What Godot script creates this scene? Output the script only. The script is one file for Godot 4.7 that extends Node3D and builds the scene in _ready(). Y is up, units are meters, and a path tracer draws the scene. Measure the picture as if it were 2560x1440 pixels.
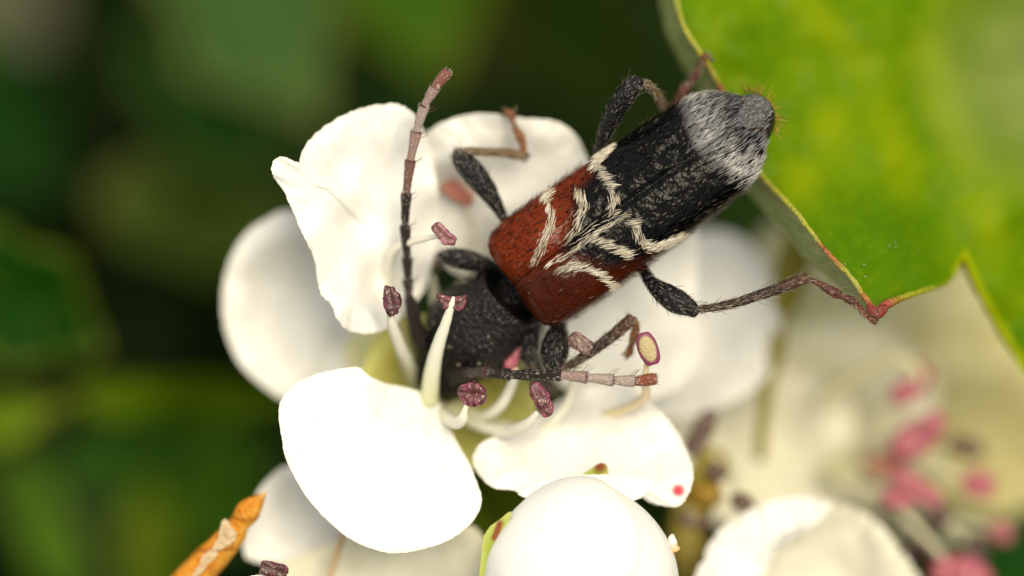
extends Node3D
# A longhorn beetle feeding on hawthorn blossom. One unit is one centimetre of the real place.
# Coordinates are written as hundredths of a millimetre in the plane that the lens is focused on (x right, y down, z towards the lens).

const D := 12.0
var view := Basis(Vector3.RIGHT, -1.0)
var rng := RandomNumberGenerator.new()
var fine := FastNoiseLite.new()
var soft := FastNoiseLite.new()
var names := {}
var M := {}


# ---------------------------------------------------------------- helpers
func V(x: float, y: float, z: float) -> Vector3:
	var f := (D - z * 0.001) / D
	return Vector3((x - 1280.0) * 0.001 * f, (720.0 - y) * 0.001 * f, z * 0.001)


func numbered(called: String) -> String:
	var n: int = names.get(called, 0)
	names[called] = n + 1
	return called if n == 0 else "%s_%03d" % [called, n]


func thing(called: String, label: String, category: String, base: Vector3, group := "") -> Node3D:
	var o := Node3D.new()
	o.name = numbered(called)
	add_child(o)
	o.transform = Transform3D(view, view * base)
	o.set_meta("label", label)
	o.set_meta("category", category)
	if group:
		o.set_meta("group", group)
	o.set_meta("kind", "thing")
	return o


func part(called: String, mesh: Mesh, material: Material, parent: Node3D) -> MeshInstance3D:
	var o := MeshInstance3D.new()
	o.name = called
	o.mesh = mesh
	o.material_override = material
	parent.add_child(o, true)
	if parent.get_parent() == self and not parent is MeshInstance3D:
		o.position = -(view.inverse() * parent.position)
	return o


func holder(called: String, parent: Node3D) -> Node3D:
	var o := Node3D.new()
	o.name = called
	parent.add_child(o, true)
	o.position = -(view.inverse() * parent.position)
	return o


class MB:
	var v := PackedVector3Array()
	var c := PackedColorArray()
	var ix := PackedInt32Array()

	# a grid of points, rows by columns; closes round the columns when wrap is on
	func grid(p: PackedVector3Array, col: PackedColorArray, nr: int, nc: int, wrap: bool, turned := false) -> void:
		var o := v.size()
		v.append_array(p)
		c.append_array(col)
		var last := nc if wrap else nc - 1
		for r in nr - 1:
			for k in last:
				var k2 := (k + 1) % nc
				var a := o + r * nc + k
				var b := o + r * nc + k2
				var d := a + nc
				var e := b + nc
				if turned:
					ix.append_array(PackedInt32Array([a, d, b, b, d, e]))
				else:
					ix.append_array(PackedInt32Array([a, b, d, b, e, d]))

	# turns the triangles added since index number «from» so that they face outwards
	func outward(from: int) -> void:
		var vol := 0.0
		for i in range(from, ix.size(), 3):
			vol += v[ix[i]].dot(v[ix[i + 1]].cross(v[ix[i + 2]]))
		if vol > 0.0:
			for i in range(from, ix.size(), 3):
				var t := ix[i + 1]
				ix[i + 1] = ix[i + 2]
				ix[i + 2] = t

	func mesh() -> ArrayMesh:
		var n := PackedVector3Array()
		n.resize(v.size())
		for i in range(0, ix.size(), 3):
			var a := v[ix[i]]
			var f := (v[ix[i + 2]] - a).cross(v[ix[i + 1]] - a)
			n[ix[i]] += f
			n[ix[i + 1]] += f
			n[ix[i + 2]] += f
		for i in n.size():
			n[i] = n[i].normalized() if n[i].length_squared() > 0.0 else Vector3.UP
		var arr := []
		arr.resize(Mesh.ARRAY_MAX)
		arr[Mesh.ARRAY_VERTEX] = v
		arr[Mesh.ARRAY_NORMAL] = n
		arr[Mesh.ARRAY_COLOR] = c
		arr[Mesh.ARRAY_INDEX] = ix
		var m := ArrayMesh.new()
		m.add_surface_from_arrays(Mesh.PRIMITIVE_TRIANGLES, arr)
		return m


func grid_normals(p: PackedVector3Array, nr: int, nc: int, wrap: bool) -> PackedVector3Array:
	var n := PackedVector3Array()
	n.resize(p.size())
	for r in nr:
		for k in nc:
			var r0 := maxi(r - 1, 0)
			var r1 := mini(r + 1, nr - 1)
			var k0 := (k - 1 + nc) % nc if wrap else maxi(k - 1, 0)
			var k1 := (k + 1) % nc if wrap else mini(k + 1, nc - 1)
			var a := p[r1 * nc + k] - p[r0 * nc + k]
			var b := p[r * nc + k1] - p[r * nc + k0]
			var x := a.cross(b)
			n[r * nc + k] = x.normalized() if x.length_squared() > 1e-16 else Vector3.ZERO
	return n


# a curved sheet with thickness: the grid in front, and behind it the same grid set back, closed along its edges
func shell(mb: MB, p: PackedVector3Array, col: PackedColorArray, nr: int, nc: int, wrap: bool, thick: float, towards := Vector3(0, 0, 1)) -> void:
	var n := grid_normals(p, nr, nc, wrap)
	var total := Vector3.ZERO
	for x in n:
		total += x
	var side := 1.0 if total.dot(towards) > 0.0 else -1.0
	var q := PackedVector3Array()
	q.resize(p.size())
	for r in nr:
		for k in nc:
			var e := nr - 1 - r
			if not wrap:
				e = mini(mini(e, r), mini(k, nc - 1 - k))
			var w := sqrt(clampf(e / 3.0, 0.0, 1.0))
			q[r * nc + k] = p[r * nc + k] - n[r * nc + k] * side * thick * w
	var from := mb.ix.size()
	mb.grid(p, col, nr, nc, wrap)
	mb.grid(q, col, nr, nc, wrap, true)
	mb.outward(from)


func spline(pts: PackedVector2Array, closed: bool, count: int) -> PackedVector2Array:
	var out := PackedVector2Array()
	var n := pts.size()
	for i in count:
		var t := float(i) / (count if closed else count - 1) * (n if closed else n - 1)
		var k := mini(int(t), n - 1 if closed else n - 2)
		var f := t - k
		if closed:
			out.append(pts[k].cubic_interpolate(pts[(k + 1) % n], pts[(k - 1 + n) % n], pts[(k + 2) % n], f))
		else:
			out.append(pts[k].cubic_interpolate(pts[k + 1], pts[maxi(k - 1, 0)], pts[mini(k + 2, n - 1)], f))
	return out


func depth_at(p: Vector2, pts: PackedVector3Array, spread: float) -> float:
	var z := 0.0
	var total := 0.0
	for q in pts:
		var d := p.distance_squared_to(Vector2(q.x, q.y)) + spread * spread
		var w := 1.0 / (d * sqrt(d))
		z += q.z * w
		total += w
	return z / total


# petals and leaves: an outline, a middle, and heights over it
func sheet(outline: PackedVector2Array, mid: Vector2, heights: PackedVector3Array, look: Callable, o := {}) -> ArrayMesh:
	var around: int = o.get("around", 120)
	var rings: int = o.get("rings", 30)
	var rough: float = o.get("rough", 2.0)
	var wave: float = o.get("wave", 6.0)
	var thick: float = o.get("thick", 10.0)
	var spread: float = o.get("spread", 60.0) * 1.6
	var rim: float = o.get("rim", 0.0)
	var pleat: float = o.get("pleat", 0.0)
	var edge := spline(outline, true, around)
	var p := PackedVector3Array()
	var col := PackedColorArray()
	var sd: float = o.get("seed", mid.x * 0.37 + mid.y)
	for r in rings + 1:
		var t := pow(float(r) / rings, 0.85)
		for k in around:
			var e := edge[k]
			var dir := (e - mid).normalized()
			e += dir * rough * (fine.get_noise_2d(e.x * 1.3 + sd, e.y * 1.3) * 1.2 + fine.get_noise_2d(e.x * 5.0, e.y * 5.0 + sd) * 0.6)
			var q := mid.lerp(e, t)
			var z := depth_at(q, heights, spread)
			z += wave * soft.get_noise_2d(q.x * 0.9 + sd, q.y * 0.9) * (0.4 + t)
			z += rim * smoothstep(0.8, 1.0, t)
			if pleat > 0.0:
				z += pleat * sin(k * TAU * 13.0 / around + 3.0 * soft.get_noise_2d(q.x + sd, q.y)) * smoothstep(0.55, 1.0, t) * (0.5 + fine.get_noise_1d(k * 2.0 + sd))
			p.append(V(q.x, q.y, z))
			col.append(look.call(q, t))
	var mb := MB.new()
	shell(mb, p, col, rings + 1, around, true, thick * 0.001)
	return mb.mesh()


# a limb: points with radii (x across, y along the second axis), smoothly joined
func limb(mb: MB, pts: Array, look: Callable, o := {}) -> Array:
	var sides: int = o.get("sides", 20)
	var steps: int = o.get("steps", 8)
	var bump: float = o.get("bump", 0.0)
	var freq: float = o.get("freq", 0.06)
	var flat: float = o.get("flat", 1.0)
	var up: Vector3 = o.get("up", Vector3(0, 0, 1))
	var line := []
	var n := pts.size()
	for i in n - 1:
		for k in steps:
			var f := float(k) / steps
			var a: Vector4 = pts[maxi(i - 1, 0)]
			var b: Vector4 = pts[i]
			var c: Vector4 = pts[i + 1]
			var d: Vector4 = pts[mini(i + 2, n - 1)]
			var pb := V(b.x, b.y, b.z)
			var pc := V(c.x, c.y, c.z)
			var pos := pb.cubic_interpolate(pc, V(a.x, a.y, a.z), V(d.x, d.y, d.z), f)
			line.append([pos, maxf(cubic_interpolate(b.w, c.w, a.w, d.w, f), minf(b.w, c.w) * 0.8), (i + f) / (n - 1)])
	var l: Vector4 = pts[n - 1]
	line.append([V(l.x, l.y, l.z), l.w, 1.0])
	var m := line.size()
	var p := PackedVector3Array()
	var col := PackedColorArray()
	var rings := []
	var side := Vector3.ZERO
	for i in range(-1, m + 1):
		var j := clampi(i, 0, m - 1)
		var pos: Vector3 = line[j][0]
		var dir: Vector3 = (line[mini(j + 1, m - 1)][0] - line[maxi(j - 1, 0)][0]).normalized()
		if o.has("axis") and i < int(o.get("axis_until", 0)):
			dir = o.axis
		if side == Vector3.ZERO:
			side = dir.cross(up).normalized()
			if side.length_squared() < 0.5:
				side = dir.cross(Vector3.UP).normalized()
		side = (side - dir * side.dot(dir)).normalized()
		var over := side.cross(dir).normalized()
		var rad: float = line[j][1] * 0.001
		if i < 0 or i == m:
			rad *= 0.02
			pos += dir * (-0.25 if i < 0 else 0.25) * line[j][1] * 0.001
		for k in sides:
			var a := TAU * k / sides
			var w := side * cos(a) + over * sin(a) * flat
			var q := pos + w * rad
			if bump > 0.0:
				q += w * bump * 0.001 * fine.get_noise_3dv(q * 1000.0 * freq * 10.0)
			p.append(q)
			col.append(look.call(line[j][2], a, q))
		rings.append([pos, side, over, dir, rad, line[j][2]])
	var from := mb.ix.size()
	mb.grid(p, col, m + 2, sides, true)
	mb.outward(from)
	return rings


func hair_mesh() -> ArrayMesh:
	var mb := MB.new()
	var p := PackedVector3Array()
	var col := PackedColorArray()
	for r in 5:
		var t := r / 4.0
		var w: float = [0.7, 1.0, 0.9, 0.6, 0.06][r]
		for k in 3:
			var a := TAU * k / 3
			p.append(Vector3(cos(a) * w * 0.5, 0.10 * sin(PI * t * 0.9) + sin(a) * w * 0.5 * 0.05, t))
			col.append(Color.WHITE)
	var from := mb.ix.size()
	mb.grid(p, col, 5, 3, true)
	mb.outward(from)
	return mb.mesh()


# many hairs as one part; each is [root, direction, normal, length, width, colour]
func hairs(called: String, list: Array, parent: Node3D, material: Material) -> void:
	var mm := MultiMesh.new()
	mm.transform_format = MultiMesh.TRANSFORM_3D
	mm.use_colors = true
	mm.mesh = M.hair
	mm.instance_count = list.size()
	for i in list.size():
		var h: Array = list[i]
		var z: Vector3 = h[1].normalized()
		var x: Vector3 = h[2].cross(z).normalized()
		var y := z.cross(x)
		mm.set_instance_transform(i, Transform3D(Basis(x * h[4] * 0.001, y * h[3] * 0.001, z * h[3] * 0.001), h[0]))
		mm.set_instance_color(i, h[5])
	var o := MultiMeshInstance3D.new()
	o.name = called
	o.multimesh = mm
	o.material_override = material
	o.set_meta("kind", "stuff")
	parent.add_child(o, true)
	if parent.get_parent() == self and not parent is MeshInstance3D:
		o.position = -(view.inverse() * parent.position)


func texture(freq: float, octaves: int, kind: int, bump := true, size := 512) -> NoiseTexture2D:
	var n := FastNoiseLite.new()
	n.noise_type = kind
	n.frequency = freq
	n.fractal_octaves = octaves
	n.seed = int(freq * 1000) + octaves
	var t := NoiseTexture2D.new()
	t.width = size
	t.height = size
	t.seamless = true
	t.noise = n
	return t


func material(rough: float, spec: float, bump_tex: Texture2D = null, bump := 0.0, scale := 4.0) -> StandardMaterial3D:
	var m := StandardMaterial3D.new()
	m.vertex_color_use_as_albedo = true
	m.roughness = rough
	m.metallic_specular = spec
	m.cull_mode = BaseMaterial3D.CULL_DISABLED
	if bump_tex:
		m.heightmap_enabled = true
		m.heightmap_texture = bump_tex
		m.heightmap_scale = bump
		m.uv1_triplanar = true
		m.uv1_scale = Vector3.ONE * scale
	return m


func near_line(p: Vector2, line: PackedVector2Array) -> Vector2:   # (distance, how far along it, 0 to 1)
	var best := 1e9
	var at := 0.0
	for i in line.size() - 1:
		var q := Geometry2D.get_closest_point_to_segment(p, line[i], line[i + 1])
		var d := p.distance_to(q)
		if d < best:
			best = d
			at = (i + line[i].distance_to(q) / maxf(line[i].distance_to(line[i + 1]), 0.001)) / (line.size() - 1)
	return Vector2(best, at)


func profile(x: float, pts: PackedVector2Array) -> float:
	if x <= pts[0].x:
		return pts[0].y
	for i in pts.size() - 1:
		if x <= pts[i + 1].x:
			var f := (x - pts[i].x) / (pts[i + 1].x - pts[i].x)
			return cubic_interpolate(pts[i].y, pts[i + 1].y, pts[maxi(i - 1, 0)].y, pts[mini(i + 2, pts.size() - 1)].y, f)
	return pts[-1].y


func mixc(a: Color, b: Color, t: float) -> Color:
	return a.lerp(b, clampf(t, 0.0, 1.0))


# ---------------------------------------------------------------- the scene
func _ready() -> void:
	rng.seed = 11
	fine.frequency = 0.05
	fine.fractal_octaves = 3
	soft.frequency = 0.006
	soft.fractal_octaves = 2
	soft.seed = 5

	var cam := Camera3D.new()
	cam.name = "camera"
	cam.fov = rad_to_deg(2.0 * atan(0.72 / D))
	cam.near = 0.5
	cam.far = 900.0
	cam.transform = Transform3D(view, view * Vector3(0, 0, D))
	var lens := CameraAttributesPhysical.new()
	lens.frustum_focal_length = 200.0
	lens.frustum_focus_distance = D
	lens.frustum_near = 0.5
	lens.frustum_far = 900.0
	lens.exposure_aperture = 0.19
	add_child(cam)
	cam.attributes = lens
	cam.fov = rad_to_deg(2.0 * atan(0.72 / D))
	cam.current = true

	var env := Environment.new()
	env.background_mode = Environment.BG_SKY
	var sm := ProceduralSkyMaterial.new()
	sm.sky_top_color = Color(0.94, 0.94, 0.93)
	sm.sky_horizon_color = Color(0.66, 0.67, 0.66)
	sm.sky_curve = 0.45
	sm.ground_bottom_color = Color(0.12, 0.15, 0.06)
	sm.ground_horizon_color = Color(0.35, 0.40, 0.25)
	sm.sun_angle_max = 12.0
	var sky := Sky.new()
	sky.sky_material = sm
	env.sky = sky
	env.background_energy_multiplier = 0.56
	env.tonemap_mode = Environment.TONE_MAPPER_LINEAR
	env.tonemap_exposure = 2.25
	env.sdfgi_enabled = true
	env.ssao_enabled = true
	env.ssil_enabled = true
	var we := WorldEnvironment.new()
	we.name = "world_environment"
	we.environment = env
	add_child(we)

	var sun := DirectionalLight3D.new()
	sun.name = "sun"
	sun.light_energy = 0.5
	sun.light_color = Color(1.0, 0.95, 0.84)
	sun.light_angular_distance = 28.0
	sun.shadow_enabled = true
	var to_sun := view * Vector3(0.20, 0.24, 0.94).normalized()
	sun.basis = Basis.looking_at(-to_sun, Vector3(0, 0, -1))
	add_child(sun)

	materials()
	setting()
	far_leaves()
	right_leaf()
	flowers_around()
	main_flower()
	flower_bud()
	dry_scale()
	beetle()


func materials() -> void:
	M.hair = hair_mesh()
	var grain := texture(0.03, 4, FastNoiseLite.TYPE_SIMPLEX)
	var cells := texture(0.035, 2, FastNoiseLite.TYPE_CELLULAR)
	M.petal = material(0.55, 0.35, grain, 0.03, 2.5)
	M.petal.backlight = Color(0.55, 0.53, 0.45)
	M.petal.backlight_enabled = true
	M.leaf = material(0.42, 0.14, cells, 0.08, 3.0)
	M.leaf.backlight = Color(0.30, 0.42, 0.03)
	M.leaf.backlight_enabled = true
	M.far_leaf = material(0.55, 0.18)
	M.far_leaf.backlight = Color(0.18, 0.26, 0.02)
	M.far_leaf.backlight_enabled = true
	M.margin = material(0.4, 0.5, grain, 0.8, 5.0)
	M.filament = material(0.45, 0.4)
	M.filament.backlight = Color(0.5, 0.5, 0.42)
	M.filament.backlight_enabled = true
	M.anther = material(0.35, 0.5, cells, 0.15, 9.0)
	M.cup = material(0.35, 0.5, grain, 0.5, 4.0)
	M.scale = material(0.5, 0.4, grain, 0.8, 4.0)
	M.scale.backlight = Color(0.5, 0.22, 0.03)
	M.scale.backlight_enabled = true
	M.elytron = material(0.25, 0.28, cells, 0.07, 6.5)
	M.cuticle = material(0.25, 0.38, cells, 0.9, 5.0)
	M.antenna = material(0.5, 0.4, grain, 0.4, 12.0)
	M.seta = material(0.5, 0.3)
	M.stem = material(0.5, 0.4)


func setting() -> void:
	var g := MeshInstance3D.new()
	g.name = "ground"
	var pm := PlaneMesh.new()
	pm.size = Vector2(1200, 1200)
	pm.subdivide_width = 40
	pm.subdivide_depth = 40
	g.mesh = pm
	g.position = Vector3(0, -45, 0)
	var soil := material(0.9, 0.2, texture(0.02, 5, FastNoiseLite.TYPE_SIMPLEX), 30.0, 0.02)
	soil.albedo_color = Color(0.022, 0.028, 0.010).linear_to_srgb()
	g.material_override = soil
	g.set_meta("kind", "structure")
	g.set_meta("label", "dark shaded soil and litter under the hawthorn")
	g.set_meta("category", "ground")
	add_child(g)

	# the inside of the hedge, far behind the blossom
	var out := PackedVector2Array([Vector2(0, 0), Vector2(130, -120), Vector2(240, -150), Vector2(300, -110), Vector2(430, -160), Vector2(560, -90), Vector2(720, -60), Vector2(800, 0), Vector2(720, 60), Vector2(560, 90), Vector2(430, 160), Vector2(300, 110), Vector2(240, 150), Vector2(130, 120)])
	for i in out.size():
		out[i] += Vector2(1280 - 400, 720)
	var leafy := sheet(out, Vector2(1280, 720), PackedVector3Array([Vector3(880, 720, 60), Vector3(1680, 720, -60), Vector3(1280, 720, -40), Vector3(1300, 570, 50), Vector3(1300, 870, 50)]), func(_q, _t): return Color.WHITE, {"around": 42, "rings": 6})
	var mm := MultiMesh.new()
	mm.transform_format = MultiMesh.TRANSFORM_3D
	mm.use_colors = true
	mm.mesh = leafy
	var n := 1500
	mm.instance_count = n
	for i in n:
		var z := -rng.randf_range(4.2, 10.0)
		var at := Vector3(rng.randf_range(-9, 9), rng.randf_range(-7, 7), z)
		var b := Basis.from_euler(Vector3(rng.randf_range(-1.3, 0.3), rng.randf_range(-0.8, 0.8), rng.randf() * TAU)).scaled(Vector3.ONE * rng.randf_range(1.5, 2.6))
		mm.set_instance_transform(i, Transform3D(b, at))
		var g0 := rng.randf()
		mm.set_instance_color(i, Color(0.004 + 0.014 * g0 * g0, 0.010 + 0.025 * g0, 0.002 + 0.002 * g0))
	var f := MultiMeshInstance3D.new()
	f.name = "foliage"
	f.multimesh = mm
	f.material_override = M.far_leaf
	f.transform = Transform3D(view, Vector3.ZERO)
	f.set_meta("kind", "stuff")
	f.set_meta("label", "dark blurred mass of hedge foliage filling the whole background")
	f.set_meta("category", "foliage")
	add_child(f)


# a lobed leaf from its base to its tip (on the photograph's plane), with a height at base, tip, and either side
func leaf(label: String, base: Vector2, tip: Vector2, wide: float, z: Array, c: Color, rim: Color, lobes := 2, group := "blurred leaves behind the blossom") -> void:
	if z[0] < -700:
		z = z.map(func(d): return d * 1.6)
	var ax := tip - base
	var l := ax.length()
	ax /= l
	var nx := Vector2(-ax.y, ax.x)
	var o := thing("leaf", label, "leaf", V(base.x, base.y, z[0]), group)
	var up := PackedVector2Array()
	var dn := PackedVector2Array()
	for i in range(1, 14):
		var t := i / 14.0
		var w := wide * 0.5 * pow(sin(PI * pow(t, 0.8)), 0.8)
		w *= 1.0 + (0.16 * sin(t * TAU * lobes) if lobes > 0 else 0.0)
		up.append(base + ax * l * t + nx * w)
		dn.append(base + ax * l * t - nx * w * 0.95)
	dn.reverse()
	var line := PackedVector2Array([base])
	line.append_array(up)
	line.append(tip)
	line.append_array(dn)
	var mid := base.lerp(tip, 0.5)
	var hts := PackedVector3Array([Vector3(base.x, base.y, z[0]), Vector3(tip.x, tip.y, z[1]), Vector3((mid + nx * wide * 0.5).x, (mid + nx * wide * 0.5).y, z[2]), Vector3((mid - nx * wide * 0.5).x, (mid - nx * wide * 0.5).y, z[3]), Vector3(mid.x, mid.y, (z[0] + z[1]) * 0.5 - 40)])
	var look := func(q: Vector2, t: float) -> Color:
		var along := (q - base).dot(ax) / l
		var off: float = absf((q - base).dot(nx)) / wide
		var vein := smoothstep(0.02, 0.0, absf(fposmod(along * 6.0 - off * 4.0, 1.0) - 0.5) * 0.16) * 0.25
		return mixc(mixc(c, rim, vein), rim, smoothstep(0.86, 1.0, t)) * (1.0 + 0.25 * soft.get_noise_2d(q.x * 2.0, q.y * 2.0))
	part("blade", sheet(line, mid, hts, look, {"around": 72, "rings": 16, "thick": 16, "wave": 20, "spread": wide * 0.25}), M.far_leaf, o)
	var mb := MB.new()
	var pts := []
	for i in 8:
		var t := i / 7.0
		var q := base.lerp(tip, t * 0.96)
		pts.append(Vector4(q.x, q.y, depth_at(q, hts, wide * 0.25) + 2, 16 - 12 * t))
	limb(mb, pts, func(_t, _a, _q): return mixc(c, rim, 0.6), {"sides": 8, "steps": 3})
	part("midrib", mb.mesh(), M.far_leaf, o)


func far_leaves() -> void:
	var grey := Color(0.040, 0.095, 0.022)
	var mid := Color(0.028, 0.085, 0.008)
	var dark := Color(0.004, 0.034, 0.003)
	var lime := Color(0.055, 0.11, 0.003)
	var olive := Color(0.032, 0.058, 0.008)
	leaf("broad grey-green leaf hanging from the top edge, its rusty tip above a white petal", Vector2(470, -260), Vector2(800, 300), 430, [-1500, -1500, -1650, -1400], grey, Color(0.13, 0.13, 0.03))
	leaf("mid green leaf at the top edge above the tip of the upright antenna", Vector2(960, -320), Vector2(1110, 210), 380, [-1700, -1600, -1750, -1500], Color(0.035, 0.095, 0.006), Color(0.12, 0.12, 0.006))
	leaf("dark leaf with a pale olive rim left of the upper left petal", Vector2(380, 30), Vector2(700, 470), 330, [-1900, -1800, -1700, -2000], dark, Color(0.06, 0.075, 0.012))
	leaf("dull olive leaf lying behind the left edge of the upper left petal", Vector2(240, 480), Vector2(760, 600), 250, [-1700, -1800, -1800, -1500], olive, Color(0.10, 0.11, 0.02))
	leaf("dark green leaf cut by the left edge with a rusty pointed tip", Vector2(-160, 620), Vector2(262, 880), 330, [-800, -950, -900, -800], dark, Color(0.10, 0.12, 0.008))
	leaf("yellow-green leaf entering at the left edge below the dark rusty-tipped leaf", Vector2(-260, 1130), Vector2(180, 1005), 130, [-950, -1000, -900, -1050], Color(0.07, 0.13, 0.004), Color(0.13, 0.12, 0.008))
	leaf("narrow bright green leaf seen edge-on between left edge and lower left petal", Vector2(180, 990), Vector2(760, 1010), 120, [-1050, -850, -1150, -800], Color(0.070, 0.130, 0.003), Color(0.11, 0.15, 0.004))
	leaf("plain dark green leaf under the narrow bright leaf at lower left", Vector2(120, 1170), Vector2(740, 1130), 240, [-1500, -1300, -1500, -1300], mid, olive)
	leaf("long lime leaf blade slanting down to the bottom left corner", Vector2(20, 1120), Vector2(230, 1560), 150, [-1500, -1200, -1400, -1350], Color(0.055, 0.115, 0.008), lime)
	leaf("yellowish leaf standing upright left of the orange bud scale", Vector2(390, 1560), Vector2(360, 1180), 190, [-1200, -1400, -1300, -1300], Color(0.07, 0.105, 0.003), lime)
	leaf("mid green leaf behind the tip of the orange bud scale", Vector2(480, 1360), Vector2(650, 1090), 230, [-1250, -1200, -1350, -1150], Color(0.035, 0.09, 0.005), lime)
	leaf("olive green leaf seen through the gap left of the round bud", Vector2(1330, 1420), Vector2(1170, 1180), 260, [-620, -560, -600, -600], Color(0.10, 0.135, 0.004), olive)
	leaf("dark green leaf in the bottom right corner behind pink anthers", Vector2(2420, 1520), Vector2(2640, 1130), 330, [-1500, -1700, -1600, -1500], dark, mid)
	leaf("dark leaf with brownish rim behind the beetle above its bent hind knee", Vector2(1330, -220), Vector2(1560, 330), 420, [-2400, -2500, -2600, -2300], Color(0.010, 0.022, 0.003), Color(0.03, 0.03, 0.006))
	leaf("brownish leaf at the top edge right of the upright antenna", Vector2(1150, -190), Vector2(1230, 190), 190, [-2600, -2600, -2500, -2700], Color(0.030, 0.027, 0.004), Color(0.05, 0.04, 0.008))
	leaf("dim green leaf along the upper left edge of the frame", Vector2(-130, 40), Vector2(110, 520), 250, [-2200, -2100, -2300, -2000], Color(0.008, 0.035, 0.005), mid)
	leaf("grey-brown withered leaf blurred in the top left corner", Vector2(-120, -120), Vector2(150, 100), 200, [-2500, -2500, -2400, -2600], Color(0.10, 0.095, 0.06), Color(0.09, 0.085, 0.05))


# ---------------------------------------------------------------- the bright leaf on the right
func leaf_edge(y: float) -> float:
	return profile(y, PackedVector2Array([Vector2(-160, -300), Vector2(-30, -240), Vector2(100, -160), Vector2(232, -200), Vector2(340, -270), Vector2(428, -170), Vector2(525, -60), Vector2(622, -12), Vector2(700, 0), Vector2(780, 0)]))


func right_leaf() -> void:
	var o := thing("leaf", "large lime green lobed leaf with yellow rim, gripped by the beetle's hind foot", "leaf", V(2190, 775, 0))
	var edge := PackedVector2Array([Vector2(1664, -160), Vector2(1685, -30), Vector2(1712, 70), Vector2(1762, 148), Vector2(1808, 232), Vector2(1850, 340), Vector2(1895, 428), Vector2(1985, 525), Vector2(2060, 622), Vector2(2125, 690), Vector2(2160, 742), Vector2(2192, 778)])
	var line := edge.duplicate()
	line.append_array(PackedVector2Array([Vector2(2240, 752), Vector2(2310, 726), Vector2(2370, 700), Vector2(2398, 660), Vector2(2412, 650), Vector2(2432, 700), Vector2(2470, 775), Vector2(2520, 860), Vector2(2590, 950), Vector2(2760, 900), Vector2(2840, 600), Vector2(2840, 100), Vector2(2700, -260), Vector2(2200, -330), Vector2(1800, -300)]))
	var hts := PackedVector3Array()
	for e in edge:
		hts.append(Vector3(e.x, e.y, leaf_edge(e.y)))
	hts.append_array(PackedVector3Array([Vector3(2300, 725, -120), Vector3(2405, 650, -330), Vector3(2500, 850, -330), Vector3(1960, 250, -290), Vector3(2000, 400, -260), Vector3(2150, 450, -270), Vector3(2150, 150, -330), Vector3(2350, 250, -420), Vector3(2330, 500, -360), Vector3(2460, 480, -300), Vector3(2500, 100, -620), Vector3(2560, 300, -560), Vector3(2650, 600, -420), Vector3(2200, -200, -500), Vector3(2180, 660, -120)]))
	var veins := [PackedVector2Array([Vector2(1900, -120), Vector2(2060, 60), Vector2(2160, 160), Vector2(2230, 330), Vector2(2260, 520)]), PackedVector2Array([Vector2(2330, 120), Vector2(2410, 420), Vector2(2460, 510), Vector2(2490, 640), Vector2(2530, 760)]), PackedVector2Array([Vector2(2160, 160), Vector2(2060, 330), Vector2(2000, 460)])]
	var look := func(q: Vector2, t: float) -> Color:
		var c := Color(0.118, 0.200, 0.0008)
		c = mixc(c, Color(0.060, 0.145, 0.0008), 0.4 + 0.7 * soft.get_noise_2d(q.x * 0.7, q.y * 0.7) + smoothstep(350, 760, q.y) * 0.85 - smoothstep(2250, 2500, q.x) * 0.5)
		for i in 3:
			var d := near_line(q, veins[i])
			c = mixc(c, Color(0.24, 0.29, 0.002), smoothstep(80.0, 4.0, d.x) * 0.5 * pow(absf(sin(d.y * 6.0 + i)), 1.5) * 0.9)
		var mott := fine.get_noise_2d(q.x * 0.35, q.y * 0.35)
		c = mixc(c, Color(0.19, 0.26, 0.004), maxf(mott, 0.0) * 0.25)
		var net := absf(fine.get_noise_2d(q.x * 1.6, q.y * 1.6))
		c = mixc(c, Color(0.20, 0.29, 0.01), smoothstep(0.05, 0.0, net) * 0.25)
		c = mixc(c, Color(0.17, 0.215, 0.06), 0.8 * smoothstep(380, 60, q.distance_to(Vector2(2600, 190))))  # pale sky sheen at the upper right, painted into the blade colour
		if q.x > 2380 and q.y > 560:
			c = mixc(c, Color(0.24, 0.28, 0.003), smoothstep(0.86, 0.99, t))
		return c
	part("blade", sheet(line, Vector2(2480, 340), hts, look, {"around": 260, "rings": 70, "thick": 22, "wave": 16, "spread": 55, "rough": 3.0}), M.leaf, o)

	# specks of dust and dew on the blade near its tip
	var specks := MB.new()
	for i in 9:
		var q := Vector2(2150 + rng.randf_range(-45, 150), 655 + rng.randf_range(-70, 85))
		if q.y > 735 - absf(q.x - 2195) * 0.3:
			continue
		var rad := rng.randf_range(1.2, 3.0)
		var z := depth_at(q, hts, 88.0) + 20.0
		limb(specks, [Vector4(q.x - rad, q.y, z, rad * 0.6), Vector4(q.x, q.y, z + 2, rad), Vector4(q.x + rad, q.y, z, rad * 0.6)], func(_t, _a, _q): return Color(0.26, 0.32, 0.14), {"sides": 7, "steps": 2})
	part("dust_specks", specks.mesh(), M.margin, o).set_meta("kind", "stuff")

	# the turned-down margin whose underside faces left, and the yellow rim along it
	var ed := spline(edge, false, 90)
	var p := PackedVector3Array()
	var col := PackedColorArray()
	var nc := 14
	for i in 90:
		var e := ed[i]
		var t := i / 89.0
		var w := 58.0 * pow(sin(PI * clampf(0.06 + t * 0.95, 0, 1)), 0.5) + 4.0
		w += 8.0 * soft.get_noise_1d(i * 18.0)
		var ez := leaf_edge(e.y)
		for k in nc:
			var s := k / (nc - 1.0)
			var q := e + Vector2(-0.86, 0.42) * w * s
			p.append(V(q.x, q.y, ez - 6.0 - 170.0 * pow(s, 0.9) + 5 * fine.get_noise_2d(q.x, q.y)))
			var cellular := absf(fine.get_noise_2d(q.x * 2.2, q.y * 2.2))
			col.append(mixc(Color(0.20, 0.25, 0.06), Color(0.36, 0.40, 0.17), cellular * 2.5))
	var mb := MB.new()
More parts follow.
